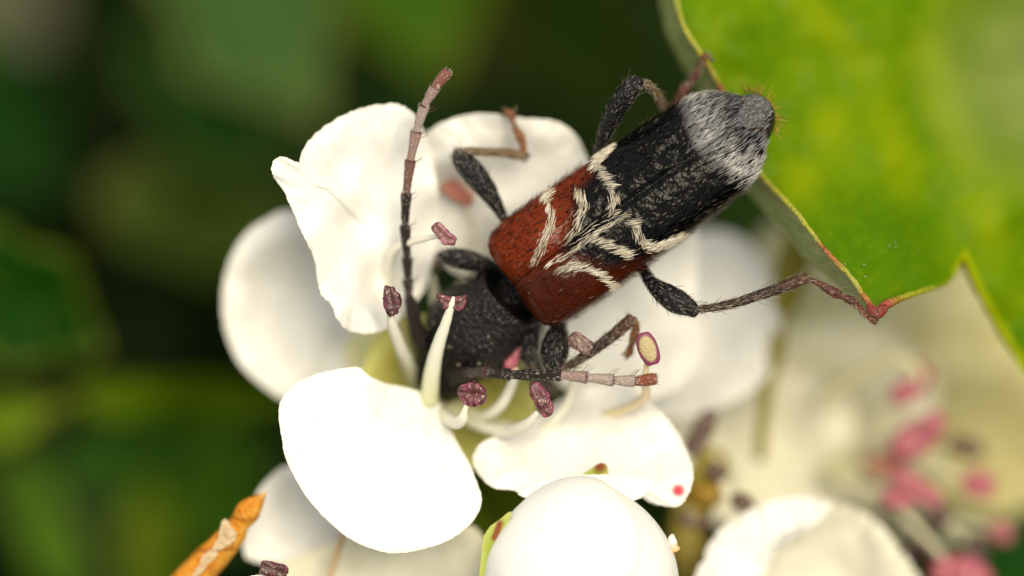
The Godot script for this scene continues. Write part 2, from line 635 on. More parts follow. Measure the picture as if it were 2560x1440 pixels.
	shell(mb, p, col, 90, nc, false, 0.012)
	part("folded_underside", mb.mesh(), M.leaf, o)
	mb = MB.new()
	var pts := []
	for i in 90:
		if i % 3 == 0 or i == 89:
			var e := ed[i]
			pts.append(Vector4(e.x, e.y, leaf_edge(e.y) + 1, 6.5 + 2.5 * fine.get_noise_1d(i * 7.0)))
	var red := func(_t: float, _a: float, q: Vector3) -> Color:
		var x := q.x * 1000 + 1280
		var y := 720 - q.y * 1000
		var c := Color(0.34, 0.34, 0.006)
		c = mixc(c, Color(0.34, 0.33, 0.07), 0.5 + fine.get_noise_2d(x, y) * 2.0)
		var r := maxf(smoothstep(60, 20, Vector2(x, y).distance_to(Vector2(2080, 630))), smoothstep(80, 20, Vector2(x, y).distance_to(Vector2(2180, 770))))
		r = maxf(r, smoothstep(45, 12, Vector2(x, y).distance_to(Vector2(1808, 225))))
		r = maxf(r, 0.6 * smoothstep(40, 10, Vector2(x, y).distance_to(Vector2(1775, 150))))
		return mixc(c, Color(0.32, 0.045, 0.03), r * (0.75 + 0.6 * fine.get_noise_2d(x * 3, y * 3)))
	limb(mb, pts, red, {"sides": 10, "steps": 4, "bump": 2.5})
	part("leaf_rim", mb.mesh(), M.margin, o)
	mb = MB.new()
	pts = []
	for q in [[2192, 778, 0, 9], [2215, 762, -15, 12], [2250, 746, -45, 9], [2310, 726, -120, 8], [2370, 702, -230, 7], [2405, 655, -320, 9], [2432, 705, -330, 8], [2475, 780, -330, 8], [2520, 862, -335, 8], [2590, 950, -380, 8]]:
		pts.append(Vector4(q[0], q[1], q[2], q[3]))
	var low := func(t: float, _a: float, _q: Vector3) -> Color:
		return mixc(Color(0.32, 0.05, 0.035), Color(0.26, 0.29, 0.004), smoothstep(0.08, 0.3, t))
	limb(mb, pts, low, {"sides": 10, "steps": 6, "bump": 4.0})
	part("leaf_rim", mb.mesh(), M.margin, o)
	mb = MB.new()
	limb(mb, [Vector4(2172, 762, 0, 9), Vector4(2188, 780, 6, 16), Vector4(2202, 778, 4, 15), Vector4(2214, 766, -6, 8)], func(_t, _a, _q): return Color(0.20, 0.028, 0.02), {"sides": 14, "bump": 6.0})
	part("leaf_tip", mb.mesh(), M.margin, o)


# ---------------------------------------------------------------- flowers
func white(tone := 1.0) -> Callable:
	return func(q: Vector2, t: float) -> Color:
		var s := 1.0 + 0.05 * fine.get_noise_2d(q.x * 0.5, q.y * 0.5)
		return Color(0.87, 0.865, 0.835) * tone * s


func petal(o: Node3D, outline: PackedVector2Array, mid: Vector2, hts: PackedVector3Array, look: Callable, opt := {}) -> MeshInstance3D:
	var from: Vector2 = opt.get("from", Vector2(1110, 985))
	var veined := func(q: Vector2, t: float) -> Color:
		var c: Color = look.call(q, t)
		var d := q - from
		var turn := d.angle() + 0.05 * soft.get_noise_2d(q.x * 2.0, q.y * 2.0)
		var v := pow(absf(sin(turn * 21.0)), 14.0) + 0.7 * pow(absf(sin(turn * 47.0 + 1.0)), 10.0)
		c = c * (1.0 - 0.05 * minf(v, 1.0) * smoothstep(0.25, 0.9, t))
		var bruise := soft.get_noise_2d(q.x * 3.0 + 400, q.y * 3.0)
		c = mixc(c, Color(0.62, 0.52, 0.33), smoothstep(0.45, 0.65, bruise) * 0.15)
		return mixc(c, Color(0.70, 0.66, 0.52), smoothstep(0.95, 1.0, t) * 0.35)
	return part("petal", sheet(outline, mid, hts, veined, opt), M.petal, o)


func stamen(o: Node3D, pts: Array, anther_at: Vector3, axis: Vector3, long: float, wide: float, sd: int, palette: Array, c := Color(0.80, 0.78, 0.66), opt := {}) -> void:
	var s := holder("stamen", o)
	if pts.size() > 1:
		pts = pts.map(func(q): return Vector4(q.x, q.y, q.z, q.w * 0.88))
		var mb := MB.new()
		limb(mb, pts, func(t, _a, _q): return mixc(Color(0.66, 0.66, 0.36), c, t * 2.5), {"sides": 16, "steps": 8, "bump": 1.0})
		part("filament", mb.mesh(), M.filament, s)
	part("anther", anther_mesh(anther_at, axis, long, wide, sd, palette, opt), M.anther, s)


func anther_mesh(at: Vector3, axis: Vector3, long: float, wide: float, sd: int, palette: Array, opt := {}) -> ArrayMesh:
	var center := V(at.x, at.y, at.z)
	var x := Vector3(axis.x, -axis.y, axis.z).normalized()
	var face := Vector3(0, 0, 1)
	var y := face.cross(x).normalized()
	var z := x.cross(y)
	var bend: float = opt.get("bend", 0.0)
	var groove: float = opt.get("groove", 0.3)
	var open: bool = opt.get("open", false)
	var thick: float = opt.get("thick", 0.8)
	var p := PackedVector3Array()
	var col := PackedColorArray()
	var nr := 40
	var nc := 44
	var off := Vector3(sd * 31.7, sd * 11.3, 0)
	for r in nr:
		var t := r / (nr - 1.0)
		var s := cos(PI * t)
		var rad := pow(maxf(sin(PI * t), 0.0), 0.62)
		for k in nc:
			var a := TAU * k / nc
			var lobed := 1.0 - groove * pow(absf(sin(a)), 6.0) * rad
			var q := Vector3(s * long * 0.5, cos(a) * wide * 0.5 * rad * lobed, sin(a) * wide * 0.5 * thick * rad * lobed)
			q.y += bend * (1.0 - s * s) * long
			var w1 := fine.get_noise_3dv(q * 0.55 + off)
			var w2 := fine.get_noise_3dv(q * 1.5 + off)
			q *= 1.0 + (0.05 if open else 0.30) * w1 + (0.02 if open else 0.06) * w2
			p.append(center + (x * q.x + y * q.y + z * q.z) * 0.001)
			var c := mixc(palette[0], palette[1], 0.5 + w1 * 2.2)
			c = mixc(c, palette[2], smoothstep(0.05, 0.35, w2))
			c = mixc(c, palette[1], smoothstep(0.55, 0.95, sin(a)) * 0.7)
			if fine.get_noise_3dv(q * 2.6 + off) > 0.5:
				c = Color(0.55, 0.42, 0.34)
			if open:
				c = mixc(Color(0.36, 0.29, 0.14), palette[0], smoothstep(0.66, 0.84, sqrt(s * s + pow(cos(a) * rad, 2.0))))
			col.append(c)
	var mb := MB.new()
	mb.grid(p, col, nr, nc, true)
	mb.outward(0)
	return mb.mesh()


func P2(list: Array) -> PackedVector2Array:
	var out := PackedVector2Array()
	for i in range(0, list.size(), 2):
		out.append(Vector2(list[i], list[i + 1]))
	return out


func P3(list: Array) -> PackedVector3Array:
	var out := PackedVector3Array()
	for i in range(0, list.size(), 3):
		out.append(Vector3(list[i], list[i + 1], list[i + 2]))
	return out


const PINK := [Color(0.17, 0.024, 0.060), Color(0.055, 0.014, 0.011), Color(0.28, 0.07, 0.11)]
const MAROON := [Color(0.085, 0.016, 0.026), Color(0.045, 0.013, 0.010), Color(0.17, 0.05, 0.075)]
const ROSE := [Color(0.42, 0.065, 0.13), Color(0.30, 0.06, 0.085), Color(0.52, 0.16, 0.20)]
const RUST := [Color(0.55, 0.20, 0.13), Color(0.42, 0.12, 0.07), Color(0.60, 0.28, 0.2)]
const BROWN := [Color(0.10, 0.040, 0.022), Color(0.06, 0.028, 0.015), Color(0.14, 0.06, 0.04)]


func main_flower() -> void:
	var o := thing("flower", "white hawthorn flower in focus, with the beetle's black head pushed into its yellow-green centre", "flower", V(1120, 1000, -420), "hawthorn blossom")
	petal(o, P2([744, 410, 762, 365, 800, 325, 860, 287, 920, 266, 985, 259, 1030, 280, 1062, 330, 1085, 420, 1100, 520, 1090, 620, 1060, 720, 1000, 800, 940, 832, 880, 829, 845, 800, 830, 765, 800, 728, 786, 650, 752, 575, 726, 515, 705, 470, 684, 442, 679, 412, 695, 393, 718, 394]), Vector2(915, 560),
		P3([684, 420, 20, 720, 400, 10, 745, 420, -60, 726, 510, 10, 752, 575, 0, 790, 700, -10, 830, 765, -20, 740, 480, -50, 770, 520, -110, 800, 330, -90, 900, 270, -100, 1000, 265, -130, 1080, 420, -220, 1100, 560, -300, 1040, 740, -300, 900, 826, -130, 850, 800, -60, 900, 560, -230, 980, 450, -220, 850, 420, -170, 950, 700, -280, 850, 680, -170]), white(), {"spread": 32, "wave": 6, "rings": 60, "around": 260, "pleat": 6.0, "rough": 3.2})
	petal(o, P2([1060, 345, 1085, 318, 1115, 302, 1165, 287, 1225, 283, 1285, 293, 1345, 297, 1398, 306, 1440, 338, 1466, 388, 1482, 440, 1480, 540, 1400, 640, 1280, 700, 1150, 690, 1075, 600, 1050, 450]), Vector2(1270, 470),
		P3([1120, 303, -190, 1225, 285, -180, 1400, 308, -200, 1470, 400, -260, 1480, 520, -330, 1250, 640, -430, 1080, 520, -360, 1060, 380, -260, 1270, 450, -330]), white(0.97), {"spread": 50, "wave": 14, "pleat": 5.0})
	petal(o, P2([1440, 640, 1540, 585, 1640, 560, 1715, 556, 1742, 575, 1746, 650, 1742, 760, 1760, 850, 1738, 925, 1670, 985, 1560, 1000, 1440, 990, 1360, 900, 1380, 760]), Vector2(1560, 790),
		P3([1460, 640, -520, 1640, 562, -500, 1740, 590, -460, 1745, 760, -440, 1740, 920, -420, 1560, 995, -400, 1400, 930, -440, 1560, 790, -500]), white(0.98), {"spread": 60, "wave": 16, "pleat": 4.0})
	var spotted := func(q: Vector2, _t: float) -> Color:
		var c := Color(0.87, 0.865, 0.835) * (1.0 + 0.05 * fine.get_noise_2d(q.x * 0.5, q.y * 0.5))
		return mixc(c, Color(0.62, 0.06, 0.10), smoothstep(22, 8, q.distance_to(Vector2(1696, 1226))))
	petal(o, P2([1183, 1158, 1186, 1130, 1212, 1102, 1262, 1082, 1330, 1050, 1400, 1000, 1480, 968, 1560, 968, 1625, 1005, 1685, 1070, 1722, 1135, 1733, 1195, 1716, 1245, 1692, 1267, 1652, 1262, 1610, 1245, 1560, 1230, 1480, 1240, 1400, 1250, 1315, 1245, 1285, 1226, 1235, 1220, 1202, 1192]), Vector2(1450, 1120),
		P3([1190, 1140, -130, 1230, 1218, -70, 1310, 1240, -60, 1500, 1235, -90, 1610, 1245, -90, 1690, 1265, -80, 1732, 1195, -100, 1690, 1075, -190, 1560, 970, -320, 1400, 1000, -330, 1270, 1080, -250, 1450, 1120, -220, 1600, 1120, -190]), spotted, {"spread": 45, "wave": 16, "pleat": 5.0, "rough": 2.2, "rings": 60, "around": 240})
	petal(o, P2([704, 1092, 697, 1045, 702, 1003, 732, 963, 782, 938, 840, 924, 895, 918, 918, 936, 960, 957, 1010, 968, 1062, 984, 1096, 1006, 1120, 1060, 1146, 1112, 1170, 1152, 1188, 1195, 1204, 1247, 1190, 1292, 1163, 1322, 1118, 1352, 1060, 1372, 990, 1383, 930, 1372, 870, 1344, 820, 1302, 772, 1250, 735, 1190, 712, 1140]), Vector2(950, 1150),
		P3([700, 1050, -5, 735, 965, -10, 840, 925, -50, 900, 920, -60, 1010, 970, -180, 1090, 1005, -250, 1140, 1105, -190, 1185, 1195, -90, 1203, 1250, -50, 1120, 1350, -10, 990, 1382, 0, 870, 1344, 0, 772, 1250, 0, 712, 1140, 0, 950, 1150, -20, 1050, 1100, -90, 850, 1050, -5, 1080, 1250, -20]), white(1.02), {"spread": 42, "wave": 8, "pleat": 4.0, "rings": 60, "around": 260, "rough": 1.3})

	# the rolled lower lip of that petal, and the stalk that carries the flower
	petal(o, P2([1296, 1232, 1340, 1206, 1400, 1192, 1460, 1186, 1540, 1188, 1600, 1194, 1640, 1204, 1622, 1230, 1580, 1252, 1480, 1262, 1380, 1258, 1320, 1246]), Vector2(1470, 1225), P3([1300, 1232, -50, 1400, 1192, -40, 1540, 1188, -40, 1640, 1204, -50, 1580, 1252, -70, 1400, 1258, -70, 1470, 1225, -48]), white(0.96), {"around": 90, "rings": 16, "wave": 4, "rough": 4.0, "thick": 7})
	var stalk := MB.new()
	limb(stalk, [Vector4(1110, 985, -450, 70), Vector4(1130, 1010, -520, 80), Vector4(1160, 1060, -650, 46), Vector4(1230, 1200, -950, 34), Vector4(1330, 1480, -1500, 34)], func(_t, _a, _q): return Color(0.16, 0.19, 0.03), {"sides": 16})
	part("stalk", stalk.mesh(), M.stem, o)

	# the cup at the middle
	var mb := MB.new()
	var p := PackedVector3Array()
	var col := PackedColorArray()
	for r in 24:
		var t := r / 23.0
		for k in 64:
			var a := TAU * k / 64
			var rx := 215.0 * t * (1.0 + 0.06 * sin(a * 5.0))
			p.append(V(1110 + cos(a) * rx * 1.05, 985 + sin(a) * rx * 0.95, -430 + 120 * pow(t, 2.2) + 12.0 * sin(t * 9.0)))
			col.append(mixc(Color(0.46, 0.39, 0.012), Color(0.74, 0.73, 0.26), t + 0.4 * fine.get_noise_2d(cos(a) * rx, sin(a) * rx)))
	shell(mb, p, col, 24, 64, true, 0.03)
	part("flower_cup", mb.mesh(), M.cup, o)

	stamen(o, [Vector4(1040, 960, -330, 24), Vector4(1022, 915, -240, 21), Vector4(998, 860, -130, 18), Vector4(980, 810, -50, 15), Vector4(975, 780, -14, 8)], Vector3(978, 750, 0), Vector3(0.16, 1, 0), 76, 44, 1, MAROON, Color(0.80, 0.78, 0.66), {"groove": 0.45})
	stamen(o, [Vector4(1074, 1000, -190, 26), Vector4(1078, 945, -130, 24), Vector4(1092, 875, -70, 20), Vector4(1112, 815, -25, 15), Vector4(1128, 765, 5, 10), Vector4(1134, 742, 14, 4)], Vector3(1132, 742, 2), Vector3(1, 0.02, 0.0), 78, 34, 2, PINK, Color(0.80, 0.79, 0.68), {"bend": -0.22, "groove": 0.5})
	stamen(o, [Vector4(1040, 930, -360, 15), Vector4(990, 800, -300, 13), Vector4(971, 690, -230, 12), Vector4(985, 628, -160, 12), Vector4(1035, 603, -90, 11), Vector4(1095, 590, -25, 7)], Vector3(1113, 582, 0), Vector3(0.72, 0.62, 0.0), 74, 36, 3, [Color(0.24, 0.06, 0.11), Color(0.12, 0.045, 0.03), Color(0.36, 0.15, 0.20)], Color(0.80, 0.78, 0.66), {"bend": -0.10, "groove": 0.5})
	stamen(o, [Vector4(1090, 1010, -300, 20), Vector4(1112, 1036, -190, 20), Vector4(1140, 1056, -80, 19), Vector4(1155, 1048, -25, 15), Vector4(1163, 1024, 0, 8), Vector4(1168, 1008, 4, 6)], Vector3(1180, 984, 6), Vector3(1, 0.12, 0.2), 70, 58, 4, PINK, Color(0.82, 0.80, 0.69), {"groove": 0.55})
	stamen(o, [Vector4(1120, 1020, -300, 19), Vector4(1190, 1062, -230, 18), Vector4(1260, 1078, -150, 18), Vector4(1315, 1062, -60, 16), Vector4(1345, 1030, -10, 8)], Vector3(1350, 999, 4), Vector3(0.48, 0.88, 0.0), 88, 44, 5, PINK, Color(0.80, 0.78, 0.66), {"groove": 0.4, "bend": 0.06})
	stamen(o, [Vector4(1130, 1010, -320, 19), Vector4(1200, 1042, -250, 17), Vector4(1250, 1015, -190, 16), Vector4(1280, 960, -160, 14), Vector4(1288, 920, -150, 9)], Vector3(1282, 885, -150), Vector3(-0.3, 1, 0), 76, 42, 6, ROSE)
	stamen(o, [Vector4(1150, 1030, -330, 17), Vector4(1330, 1075, -250, 16), Vector4(1410, 1020, -200, 15), Vector4(1440, 940, -130, 13), Vector4(1450, 890, -60, 8)], Vector3(1453, 858, -40), Vector3(0.8, 0.55, 0), 66, 46, 7, [Color(0.16, 0.075, 0.07), Color(0.09, 0.045, 0.03), Color(0.30, 0.20, 0.18)])
	stamen(o, [Vector4(1300, 1060, -340, 14), Vector4(1500, 1040, -260, 13), Vector4(1606, 1000, -150, 13), Vector4(1612, 950, -80, 11), Vector4(1618, 900, -40, 6)], Vector3(1620, 872, -26), Vector3(0.38, 1, 0), 88, 52, 8, [Color(0.17, 0.024, 0.065), Color(0.09, 0.02, 0.035), Color(0.22, 0.05, 0.10)], Color(0.80, 0.66, 0.42), {"open": true, "groove": 0.0, "thick": 0.35})
	stamen(o, [Vector4(1190, 860, -400, 14), Vector4(1200, 680, -380, 13), Vector4(1190, 580, -350, 12), Vector4(1160, 510, -300, 8)], Vector3(1145, 482, -280), Vector3(0.85, 0.5, 0), 88, 46, 9, RUST)
	stamen(o, [Vector4(1110, 860, -400, 14), Vector4(1090, 760, -370, 13), Vector4(1080, 690, -310, 8)], Vector3(1076, 656, -280), Vector3(1, -0.1, 0), 56, 26, 10, RUST)


func flowers_around() -> void:
	var shade := Color(0.84, 0.82, 0.74)
	var cream := func(q: Vector2, _t: float) -> Color:  # for white petals in shade; the duller tint is painted shade
		return Color(0.82, 0.79, 0.62) * (1.0 + 0.08 * soft.get_noise_2d(q.x * 2, q.y * 2))
	# behind on the left
	var o := thing("flower", "blurred white flower behind on the left, one round cupped petal showing beside the dark leaves", "flower", V(820, 900, -620), "hawthorn blossom")
	petal(o, P2([722, 526, 660, 549, 602, 598, 568, 672, 556, 760, 570, 850, 608, 920, 664, 970, 722, 1004, 800, 990, 890, 940, 930, 870, 900, 760, 850, 640, 790, 560]), Vector2(740, 770),
		P3([700, 535, -420, 600, 600, -410, 558, 760, -410, 608, 920, -420, 720, 1000, -470, 740, 770, -560, 680, 760, -530, 880, 900, -540, 880, 700, -560]), white(0.95), {"wave": 12, "spread": 50})
	petal(o, P2([860, 860, 920, 820, 1010, 830, 1040, 900, 1010, 960, 920, 960, 870, 920]), Vector2(950, 895), P3([860, 880, -520, 950, 895, -500, 1030, 900, -470]), func(_q, t): return mixc(Color(0.66, 0.66, 0.20), Color(0.82, 0.80, 0.52), t), {"around": 60, "rings": 14})

	# below on the left
	o = thing("flower", "pale flower under the lower left petal, mostly in its shade, at the bottom edge", "flower", V(900, 1500, -500), "hawthorn blossom")
	petal(o, P2([716, 1165, 672, 1195, 640, 1240, 622, 1300, 606, 1360, 622, 1400, 690, 1408, 760, 1395, 850, 1380, 900, 1300, 880, 1200, 800, 1150]), Vector2(750, 1285),
		P3([640, 1240, -330, 606, 1370, -300, 750, 1400, -330, 880, 1300, -420, 750, 1285, -400]), white(0.97), {"wave": 14, "spread": 50})
	petal(o, P2([640, 1470, 700, 1410, 790, 1375, 900, 1330, 1050, 1320, 1150, 1310, 1200, 1330, 1225, 1400, 1230, 1500, 1000, 1560, 760, 1540]), Vector2(960, 1440),
		P3([700, 1410, -330, 900, 1335, -360, 1190, 1320, -260, 1220, 1420, -260, 960, 1440, -400]), cream, {"wave": 14, "spread": 60})
	var mb := MB.new()
	limb(mb, [Vector4(880, 1270, -260, 8), Vector4(850, 1360, -240, 8), Vector4(822, 1450, -220, 8), Vector4(805, 1500, -210, 8)], func(_t, _a, _q): return Color(0.52, 0.36, 0.19), {"sides": 10})
	part("filament", mb.mesh(), M.filament, o)
	stamen(o, [Vector4(720, 1540, -120, 10), Vector4(700, 1480, -50, 9), Vector4(690, 1440, -5, 6)], Vector3(684, 1424, 2), Vector3(1, 0.35, 0), 76, 40, 12, MAROON, Color(0.8, 0.78, 0.66), {"groove": 0.5})
	petal(o, P2([560, 1500, 610, 1446, 660, 1437, 720, 1440, 780, 1470, 760, 1540, 640, 1560]), Vector2(670, 1495), P3([610, 1446, -10, 700, 1438, -10, 670, 1495, -40]), white(), {"around": 60, "rings": 14})

	# right, far out of focus
	o = thing("flower", "blurred creamy flower at lower right with pink anthers on long pale filaments", "flower", V(2050, 1250, -900), "hawthorn blossom")
	petal(o, P2([1560, 640, 1700, 590, 1800, 575, 1885, 615, 1938, 715, 1952, 840, 1915, 945, 1820, 1010, 1690, 1050, 1580, 1020, 1530, 850]), Vector2(1740, 820),
		P3([1700, 590, -850, 1885, 620, -760, 1950, 840, -640, 1820, 1010, -600, 1560, 900, -700, 1740, 820, -760]), white(0.93), {"wave": 16, "spread": 60, "thick": 7})
	petal(o, P2([1640, 1010, 1760, 985, 1880, 945, 2000, 928, 2090, 955, 2140, 1030, 2150, 1140, 2130, 1250, 2040, 1310, 1900, 1330, 1760, 1290, 1690, 1180]), Vector2(1900, 1130),
		P3([1760, 985, -980, 2000, 930, -980, 2150, 1120, -900, 2050, 1300, -820, 1760, 1280, -860, 1900, 1130, -1000]), cream, {"wave": 26, "spread": 70})
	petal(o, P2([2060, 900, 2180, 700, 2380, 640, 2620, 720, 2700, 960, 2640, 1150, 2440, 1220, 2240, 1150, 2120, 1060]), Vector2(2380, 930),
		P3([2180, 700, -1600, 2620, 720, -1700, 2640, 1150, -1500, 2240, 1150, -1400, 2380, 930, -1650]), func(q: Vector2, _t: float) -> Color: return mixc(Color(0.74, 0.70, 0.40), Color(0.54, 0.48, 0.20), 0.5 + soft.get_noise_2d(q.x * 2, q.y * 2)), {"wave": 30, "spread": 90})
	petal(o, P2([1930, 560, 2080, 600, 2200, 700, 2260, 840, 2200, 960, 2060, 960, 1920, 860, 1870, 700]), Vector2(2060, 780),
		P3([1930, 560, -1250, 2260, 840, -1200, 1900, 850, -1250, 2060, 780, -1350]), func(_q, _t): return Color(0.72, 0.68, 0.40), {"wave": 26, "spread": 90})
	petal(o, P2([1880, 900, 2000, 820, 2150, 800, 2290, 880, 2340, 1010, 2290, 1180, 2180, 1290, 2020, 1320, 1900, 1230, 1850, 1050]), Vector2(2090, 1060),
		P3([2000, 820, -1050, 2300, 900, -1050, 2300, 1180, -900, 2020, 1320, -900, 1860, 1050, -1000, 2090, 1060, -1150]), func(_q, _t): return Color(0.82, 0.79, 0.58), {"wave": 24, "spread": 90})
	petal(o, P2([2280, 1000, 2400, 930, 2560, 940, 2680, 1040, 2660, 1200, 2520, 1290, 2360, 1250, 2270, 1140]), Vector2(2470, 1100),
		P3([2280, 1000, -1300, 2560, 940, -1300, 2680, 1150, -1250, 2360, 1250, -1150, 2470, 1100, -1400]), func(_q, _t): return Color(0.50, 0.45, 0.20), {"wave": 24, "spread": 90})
	var spots := [[2268, 978, -700, 0.9, -0.4, 96, 62, ROSE], [2290, 1095, -680, 0.8, -0.6, 150, 84, ROSE], [2290, 1222, -640, 0.85, 0.5, 150, 62, ROSE], [2447, 1212, -760, 1, 0.2, 84, 76, ROSE], [2415, 1118, -820, 1, 0.3, 100, 50, BROWN], [2402, 1436, -620, 1, 0.2, 150, 90, ROSE], [2308, 1372, -760, 1, 0.5, 70, 60, MAROON], [2440, 1380, -780, 0.3, 1, 80, 50, MAROON], [1752, 1082, -470, -0.5, 1, 120, 56, BROWN], [1855, 1256, -430, 1, 0.5, 62, 50, BROWN], [1735, 1300, -480, 1, 0.3, 90, 50, BROWN], [2215, 1160, -800, 1, -0.3, 90, 56, RUST], [2310, 930, -720, 0.4, 1, 60, 40, ROSE], [2350, 1290, -700, 0.8, 0.6, 60, 44, MAROON], [2240, 1250, -560, 1, 0.2, 84, 44, ROSE], [2330, 1060, -640, 0.7, -0.7, 74, 50, ROSE], [2500, 1330, -820, 1, 0.4, 70, 50, ROSE], [1790, 1180, -440, 0.6, 1, 56, 40, BROWN]]
	for i in spots.size():
		var s: Array = spots[i]
		var from := Vector2(2060, 1180) if s[0] > 2000 else Vector2(1800, 1180)
		var at := Vector2(s[0], s[1])
		var h := from.lerp(at, 0.5) + Vector2(0, -40 if i % 2 else 25)
		stamen(o, [Vector4(from.x, from.y, s[2] - 250, 17), Vector4(h.x, h.y, s[2] - 110, 15), Vector4(at.x, at.y, s[2], 11)], Vector3(s[0], s[1], s[2]), Vector3(s[3], s[4], 0), s[5], s[6], 20 + i, s[7], Color(0.72, 0.68, 0.48))
	mb = MB.new()
	limb(mb, [Vector4(2040, 1010, -760, 17), Vector4(2150, 935, -720, 17), Vector4(2230, 895, -690, 17), Vector4(2290, 925, -680, 15), Vector4(2300, 965, -690, 9)], func(_t, _a, _q): return Color(0.62, 0.58, 0.34), {"sides": 12})
	part("filament", mb.mesh(), M.filament, o)
	mb = MB.new()
	limb(mb, [Vector4(1710, 1244, -480, 6), Vector4(1745, 1236, -470, 34), Vector4(1782, 1240, -465, 36), Vector4(1806, 1246, -470, 8)], func(_t, _a, _q): return Color(0.27, 0.16, 0.01), {"sides": 20})
	part("flower_cup", mb.mesh(), M.cup, o)

	o = thing("flower", "white flower with a folded petal cut by the bottom edge right of the bud", "flower", V(2000, 1600, -600), "hawthorn blossom")
	petal(o, P2([1700, 1560, 1742, 1432, 1790, 1340, 1862, 1282, 1960, 1244, 2050, 1244, 2080, 1270, 2010, 1310, 1950, 1370, 1905, 1440, 1880, 1560]), Vector2(1880, 1400),
		P3([1742, 1432, -300, 1862, 1282, -340, 2050, 1250, -400, 1950, 1370, -320, 1890, 1500, -330, 1890, 1400, -380]), white(), {"wave": 34, "spread": 45, "rough": 9, "pleat": 16.0})
	petal(o, P2([1840, 1600, 1900, 1420, 1960, 1340, 2050, 1275, 2130, 1270, 2200, 1310, 2250, 1375, 2300, 1450, 2330, 1600]), Vector2(2090, 1440),
		P3([1900, 1440, -420, 2050, 1280, -430, 2200, 1310, -430, 2300, 1450, -440, 2090, 1440, -560, 2090, 1350, -520]), func(q: Vector2, _t: float) -> Color: return Color(0.74, 0.71, 0.58), {"wave": 30, "spread": 45, "rough": 9, "pleat": 14.0})  # the inner petal's shade is painted into its colour

	o = thing("flower_stalk", "olive green flower stalk standing behind the beetle's straight hind leg", "stalk", V(1930, 1200, -700))
	mb = MB.new()
	limb(mb, [Vector4(1900, 1150, -690, 15), Vector4(1918, 960, -680, 18), Vector4(1938, 880, -680, 26), Vector4(1950, 800, -690, 22), Vector4(1965, 740, -700, 42), Vector4(1985, 650, -720, 46), Vector4(1995, 560, -740, 30)], func(_t, _a, _q): return Color(0.22, 0.19, 0.015), {"sides": 14})
	part("stalk", mb.mesh(), M.stem, o)
	o = thing("flower_stalk", "dark brownish stalk in the gap between the round bud and the folded petal", "stalk", V(1740, 1500, -560))
	mb = MB.new()
	limb(mb, [Vector4(1800, 1560, -560, 60), Vector4(1740, 1430, -540, 60), Vector4(1715, 1340, -520, 52), Vector4(1740, 1240, -520, 50), Vector4(1790, 1130, -560, 40)], func(t, _a, _q): return mixc(Color(0.13, 0.09, 0.012), Color(0.30, 0.25, 0.05), t), {"sides": 14, "bump": 10})
	part("stalk", mb.mesh(), M.stem, o)


